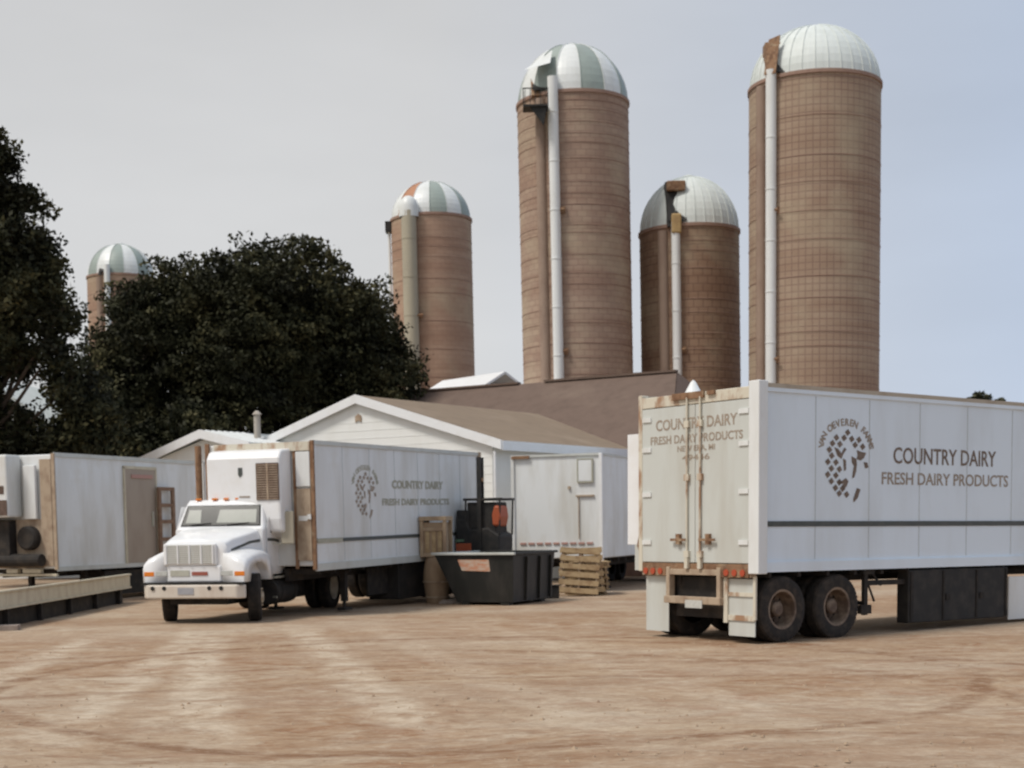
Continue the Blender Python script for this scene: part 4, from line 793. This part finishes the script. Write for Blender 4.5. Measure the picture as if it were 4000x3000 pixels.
m = MB(); m.box(-.3, 1.2, 1.2, -.02, 2.4, 2.1); m.tube((-.2, .3, 1.1), (-.2, 1.9, 1.1), .16, 14); obj('fuel_tank', m, CHASSIS, qt, bevel=.02)
m = MB(); m.box(-.1, .45, .78, .02, 1.0, .88); m.box(-.1, 1.15, .78, .02, 1.5, .88); m.box(-.06, .0, .70, .02, 2.48, .76); obj('front_sill', m, CREAM, qt)
m = MB()
for v in (.7, 1.7): m.box(.1, v, .66, 9, v + .09, .87)
for k in range(12): m.box(.3 + k * .7, .05, .76, .36 + k * .7, 2.45, .865)
m.box(2.0, .1, .12, 6.2, .9, .75)  # long low box added to keep the underside of this trailer dark
obj('chassis', m, CHASSIS, qt)
for v in (.3, 2.0):
    m = MB(); m.box(1.45, v, .2, 1.58, v + .12, .87); m.box(1.36, v - .04, .02, 1.68, v + .16, .07); m.tube((1.51, v + .06, .04), (1.51, v + .06, .3), .04, 8); obj('landing_leg', m, CHASSIS, qt)
for u in (6.9, 8.0):
    wheel(qt, u, .17, .46, .25, True, -1, RIM); wheel(qt, u, 2.33, .46, .25, True, 1, RIM)
# brown rack leaning beside the door
rk = thing('wooden_rack', 'brown wooden ladder rack standing against the white trailer by its tan door', 'rack', (-11.27 + 4.55 * .3616 + .12 * .932, 36.158 + 4.55 * .932 - .12 * .3616, 0), yawz(.37))
m = MB(); m.box(-.38, -.04, 0, -.26, .04, 2.98); m.box(.26, -.04, 0, .38, .04, 2.98); obj('upright', m, WOODR, rk, bevel=.01)
for z in (.4, .95, 1.5, 1.98, 2.43, 2.88):
    m = MB(); m.box(-.26, -.03, z, .26, .03, z + .1); obj('rung', m, WOODR, rk)

# ------------------------------------------------------------------ flatbed wagon and plank at far left
fw_ = thing('loading_ramp', 'long low cream-sided ramp at the left edge in front of the left trailer', 'ramp', (-9.6, 26.7, 0), yawz(.0))
m = MB(); m.box(0, .0, .36, 9.9, .06, .72); m.box(0, 1.0, .36, 9.9, 1.06, .50); m.box(-.05, 0, .36, 0, 1.06, .56); m.box(0, -.04, .68, 9.9, 0, .72); m.box(0, -.04, .36, 9.9, 0, .40); obj('side_rail', m, CREAM, fw_, bevel=.006)
m = MB(); m.box(0.01, .065, .50, 9.9, .995, .56); obj('deck', m, CHASSIS, fw_)
m = MB(); m.box(.4, .12, .0, 9.6, .98, .5); obj('base', m, CHASSIS, fw_)  # black block added to fill in the shade below the ramp
for u in (1.0, 3.0, 5.0, 7.0, 9.0): m = MB(); m.box(u, .02, 0, u + .12, .11, .36); obj('leg', m, CHASSIS, fw_)
pk = MB(); pk.box(-1.6, -.15, 0, .35, .15, .10)
pk = obj('plank', pk, PLANKG, None, bevel=.01); pk.location = (-9.5, 26.9, .0); pk.rotation_euler = (0, 0, R(8)); tag(pk, 'weathered plank lying on the ground by the wagon at the left edge', 'plank')

# ------------------------------------------------------------------ middle trailer
t3 = thing('box_trailer', 'white trailer behind the pallets, blank front wall with a small window outline', 'trailer', (2.397, 38.205, 0), yawz(.373))
m = MB(); m.box(.02, .02, .88, 9.0, 2.48, 3.60); b3 = obj('body', m, [WHITE], t3, bevel=.03)
m = MB(); m.box(-.03, -.03, .80, .05, .06, 3.63); obj('corner_post', m, TRUCKW, t3, bevel=.01)
m = MB(); m.box(-.03, 2.44, .80, .05, 2.53, 3.63); obj('corner_post', m, WHITE, t3, bevel=.01)
m = MB(); m.box(-.035, .25, 2.90, .018, .63, 3.47); wn = obj('window', m, WHITE, t3, bevel=.02)
m = MB()
for a in ((.22, 2.87, .66, 2.90), (.22, 3.47, .66, 3.50), (.22, 2.9, .25, 3.47), (.63, 2.9, .66, 3.47)): m.box(-.04, a[0], a[1], .016, a[2], a[3])
obj('frame', m, LETTERG, wn)
m = MB(); m.box(-.03, .2, 2.51, .018, .70, 2.55); m.box(-.03, .86, 2.71, .018, .92, 2.79); m.box(-.025, .62, 1.4, .017, .635, 2.5); obj('handle', m, TANST, t3)
m = MB()
for k in range(9): m.box(-.01, .25 + k * .235, 1.26, .018, .42 + k * .235, 1.31)
obj('marker_strip', m, PINKW, t3)
m = MB(); m.box(-.02, .0, 3.58, 9, 2.5, 3.64); obj('roof_edge', m, CREAMW, t3)
m = MB(); m.box(-.06, 2.0, 3.54, -.01, 2.5, 3.62); obj('roof_lamp', m, RUST, t3)
m = MB()
for v in (.7, 1.7): m.box(.1, v, .62, 9, v + .09, .87)
for k in range(12): m.box(.2 + k * .7, .05, .76, .26 + k * .7, 2.45, .865)
m.box(.0, .05, .30, .12, 2.45, .36)
m.box(.02, .2, .30, .1, .3, .87); m.box(.02, 2.2, .30, .1, 2.3, .87)
obj('chassis', m, CHASSIS, t3)
for v in (.3, 2.0):
    m = MB(); m.box(1.35, v, .2, 1.48, v + .12, .87); m.box(1.26, v - .04, .02, 1.58, v + .16, .07); m.tube((1.41, v + .06, .04), (1.41, v + .06, .3), .04, 8); obj('landing_leg', m, CHASSIS, t3)
for u in (6.9, 8.0):
    wheel(t3, u, .17, .46, .25, True, -1, RIM); wheel(t3, u, 2.33, .46, .25, True, 1, RIM)

# ------------------------------------------------------------------ dumpster
du = thing('dumpster', 'black steel dumpster with orange label and pale rim beside the pallets', 'dumpster', (.03, 32.44, 0), yawz(.458))
m = MB()
HD = 1.13
A = [(0, 0, .06), (2.0, 0, .06), (2.0, 1.42, .06), (0, 1.42, .06)]; Bt = [(-.04, -.04, HD), (2.2, -.04, HD), (2.2, 1.96, HD), (-.04, 1.96, HD)]
Ai = [(.05, .05, .12), (1.95, .05, .12), (1.95, 1.37, .12), (.05, 1.37, .12)]; Bi = [(.02, .02, HD), (2.14, .02, HD), (2.14, 1.90, HD), (.02, 1.90, HD)]
m.add(A + Bt + Ai + Bi, [(3, 2, 1, 0), (0, 1, 5, 4), (1, 2, 6, 5), (2, 3, 7, 6), (3, 0, 4, 7), (8, 9, 10, 11), (9, 8, 12, 13), (10, 9, 13, 14), (11, 10, 14, 15), (8, 11, 15, 12), (4, 5, 13, 12), (5, 6, 14, 13), (6, 7, 15, 14), (7, 4, 12, 15)])
db = obj('bin', m, DUMP, du, bevel=.01)
m = MB()
for u in (.6, 1.3, 1.9):
    m = MB(); m.hexa([(u, -.055, .1), (u + .07, -.055, .1), (u + .07, -.0, .1), (u, .0, .1)], [(u, -.095, HD - .05), (u + .07, -.095, HD - .05), (u + .07, -.04, HD - .05), (u, -.04, HD - .05)]); obj('rib', m, DUMP, db)
m = MB(); m.box(-.10, -.10, HD + .003, -.03, 2.02, HD + .06); m.box(-.03, -.10, HD + .003, 2.26, -.03, HD + .06, 1); m.box(2.2, -.03, HD + .003, 2.26, 2.02, HD + .06, 1); m.box(-.03, 1.95, HD + .003, 2.2, 2.02, HD + .06); obj('rim', m, [CREAMW, DUMP], du, bevel=.01)
# load above the rim
m = MB(); rgx = random.Random(9)
for k in range(9): x, y = rgx.uniform(.2, 1.9), rgx.uniform(.2, 1.7); m.hexa([(x - .2, y - .2, .8), (x + .2, y - .15, .8), (x + .2, y + .2, .8), (x - .2, y + .2, .8)], [(x - .15, y - .1, HD + rgx.uniform(-.1, .06)), (x + .15, y - .1, HD + rgx.uniform(-.1, .06)), (x + .1, y + .2, HD - .05), (x - .15, y + .1, HD)])
obj('scrap_load', m, CREAMW, du)
def dfront(v, z, o): # sloped? front wall runs u from 0 at z .06 to -.04 at HD
    return (-.04 * (z - .06) / (HD - .06) - o, v, z)
m = MB(); m.hexa([dfront(.54, .76, .004), dfront(1.26, .78, .004), dfront(1.26, .78, .012), dfront(.54, .76, .012)][::-1], [dfront(.57, 1.03, .004), dfront(1.36, 1.03, .004), dfront(1.36, 1.03, .012), dfront(.57, 1.03, .012)][::-1]); obj('label', m, ORLAB, du)
for a, b_ in ((-.02, .1), (-.02, 1.1), (1.7, .1), (1.7, 1.1)): m = MB(); m.box(a, b_, 0, a + .22, b_ + .2, .058); obj('skid', m, DUMP, du)

# ------------------------------------------------------------------ forklift behind the dumpster
fk = thing('forklift', 'black forklift with raised mast and orange patches behind the dumpster', 'forklift', (-.85, 35.55, 0), yawz(1.1))
# local x forward(right-ish/away), y left
fk.rotation_euler = (0, 0, -.38); fk.location = (-.62, 35.98, 0); fk.scale = (.85, 1, 1)
m = MB(); m.prism([(-.72, .35), (.62, .35), (.66, 1.55), (.30, 1.75), (-.25, 1.70), (-.40, 1.95), (-.66, 1.98), (-.72, 1.7)], 1, -.45, .45); fb = obj('body', m, BLACK, fk, bevel=.05)
m = MB(); m.box(-.70, -.47, 1.14, -.22, -.452, 1.36); obj('side_panel', m, ORANGE, fb, bevel=.02)
m = MB(); m.box(-.71, -.475, 1.40, -.45, -.452, 1.46); obj('side_badge', m, mat('green_badge', (.12, .19, .12)), fb)
m = MB(); m.prism([(.44, 1.78), (.64, 1.76), (.70, 2.0), (.66, 2.26), (.50, 2.28), (.42, 2.05)], 1, -.46, .1); obj('seat', m, ORANGE, fk, bevel=.05)
m = MB()
for u in (-.42, .64):
    for v in (-.42, .42): m.tube((u, v, 1.55), (u + .03, v, 2.40), .028, 8)
m.box(-.46, -.45, 2.40, .72, -.38, 2.46); m.box(-.46, .38, 2.40, .72, .45, 2.46)
for k in range(8): m.box(-.46 + k * .16, -.44, 2.405, -.40 + k * .16, .44, 2.45)
obj('overhead_guard', m, BLACK, fk)
m = MB(); m.box(-.38, -.38, 1.6, .52, .36, 2.36); m.prism([(-.72, 1.6), (-.3, 1.6), (-.3, 2.16), (-.70, 2.18)], 1, -.42, .42); obj('engine_cover', m, BLACK, fk, bevel=.04)
m = MB(); m.box(-.02, -.47, .2, .10, -.40, 3.45); m.box(-.02, -.31, .2, .10, -.24, 3.45); m.box(-.01, -.40, 3.3, .09, -.31, 3.4); m.tube((.04, -.355, .3), (.04, -.355, 2.9), .035, 10); m.box(.0, -.40, 2.5, .08, -.31, 2.56); ms = obj('mast', m, BLACK, fk)
m = MB(); m.box(.10, -.42, 2.86, .16, -.36, 2.95); obj('mast_bracket', m, RUST, ms)
for u in (-.42, .42): wheel(fk, u, -.40, .30, .2, False, -1, RIM); wheel(fk, u, .40, .30, .2, False, 1, RIM)

# ------------------------------------------------------------------ crate on drum, board, pallets
dr = MB(); dr.lathe([(.001, 0), (.24, 0), (.255, .02), (.285, .25), (.315, .5), (.32, .62), (.30, .85), (.265, 1.03), (.25, 1.07), (.22, 1.08), (.001, 1.08)], 28)
dm_ = thing('fibre_drum', 'bulging tan drum under the wooden crate left of the dumpster', 'drum', (-1.74, 34.08, 0)); obj('shell', dr, CARD, dm_, smooth=True)
m = MB()
for z in (.14, .5, .86): rr = .31 + (.0 if z != .5 else .015) - (.035 if z != .5 else 0); m.lathe([(rr - .004, z - .02), (rr + .012, z - .015), (rr + .012, z + .015), (rr - .004, z + .02)], 28)
obj('band', m, TANST, dm_)
ck = thing('wooden_crate', 'upright wooden crate with pale slats standing on the tan drum', 'crate', (-1.74, 34.08, 1.083), R(-14))
m = MB(); m.box(-.24, -.22, .02, .24, .24, .80); obj('panel', m, CARD, ck)
m = MB()
for x in (-.32, .24): m.box(x, -.27, 0, x + .08, -.20, .9); m.box(x, .22, 0, x + .08, .28, .9)
m.box(-.24, -.26, .0, .24, -.222, .09); m.box(-.24, -.26, .60, .24, -.222, .68); m.box(-.33, -.29, .84, .33, .29, .94); obj('frame', m, CRATE, ck, bevel=.006)
for x in (-.19, -.03, .12): m = MB(); m.box(x, -.245, .1, x + .09, -.223, .59); obj('slat', m, WOOD, ck)
m = MB(); m.box(-.35, -.2, 0, .35, .2, .05); m.box(-.3, -.16, .05, .28, .18, .085)
bd_ = obj('board', m, PLANKG, None, bevel=.008); bd_.location = (-1.3, 33.75, 0); bd_.rotation_euler = (0, 0, R(-12)); tag(bd_, 'pinkish boards lying on the ground between the drum and the dumpster', 'board')
m = MB(); m.box(-.2, -.15, 0, .2, .15, .22); m.tube((-.1, -.151, .11), (-.1, -.16, .11), .06, 12)

def make_pallet(label):
    p = thing('wooden_pallet', label, 'pallet', (0, 0, 0), group='wooden pallets by the dumpster')
    for y in (-.46, -.02, .42): m = MB(); m.box(-.55, y, .022, .55, y + .04, .112); obj('stringer', m, CRATE, p)
    for i in range(6): x = -.55 + i * .2; m = MB(); m.box(x, -.5, .114, x + .13, .5, .134); obj('deck_board', m, WOOD, p, bevel=.003)
    for x in (-.55, -.05, .45): m = MB(); m.box(x, -.5, 0, x + .10, .5, .020); obj('base_board', m, WOOD, p)
    return p
def copy_tree(o, parent=None):
    c = o.copy(); COL.objects.link(c); c.parent = parent
    for ch in list(o.children): copy_tree(ch, c)
    return c
p0 = make_pallet('pallet stood on edge facing the yard, right of the dumpster'); 
names = ['lowest pallet of the flat stack behind the upright pallet', 'second pallet up in the flat stack behind the upright pallet', 'third pallet up in the flat stack behind the upright pallet', 'fourth pallet up in the flat stack behind the upright pallet', 'fifth pallet up in the flat stack behind the upright pallet', 'topmost pallet of the flat stack behind the upright pallet']
p0.rotation_euler = (R(84), R(-90) * 0, R(0))
# upright: local x -> up, y -> picture right, z(top boards) -> toward the camera
def upright(o, x, y, lean, yaw, twist=0):
    M = Matrix.Translation((x, y, 0.56)) @ Matrix.Rotation(yaw, 4, 'Z') @ Matrix.Rotation(lean, 4, 'X') @ Matrix.Rotation(twist, 4, 'Y') @ Matrix(((0, -1, 0, 0), (0, 0, -1, 0), (1, 0, 0, 0), (0, 0, 0, 1)))
    o.matrix_world = M
upright(p0, 1.68, 36.2, R(-9), R(6), R(5))
p0.location.z = .60
c = copy_tree(p0); c['label'] = 'second pallet on edge leaning behind the front upright pallet'; upright(c, 1.80, 36.42, R(-9), R(8), R(-2)); c.location.z = .60
for i in range(6):
    c = copy_tree(p0); c['label'] = names[i]; c.matrix_world = Matrix.Translation((1.95 + .03 * (i % 2), 37.15, .004 + i * .14)) @ Matrix.Rotation(R(3 * (i % 3) - 3 + 90), 4, 'Z')
m = MB(); m.box(-.16, -.12, 0, .16, .12, .30); m.box(-.18, -.14, .30, .18, .14, .33); bxo = obj('plastic_bin', m, BLACK, None, bevel=.01); bxo.location = (1.0, 35.3, 0); tag(bxo, 'small black bin on the ground between dumpster and upright pallet', 'bin')
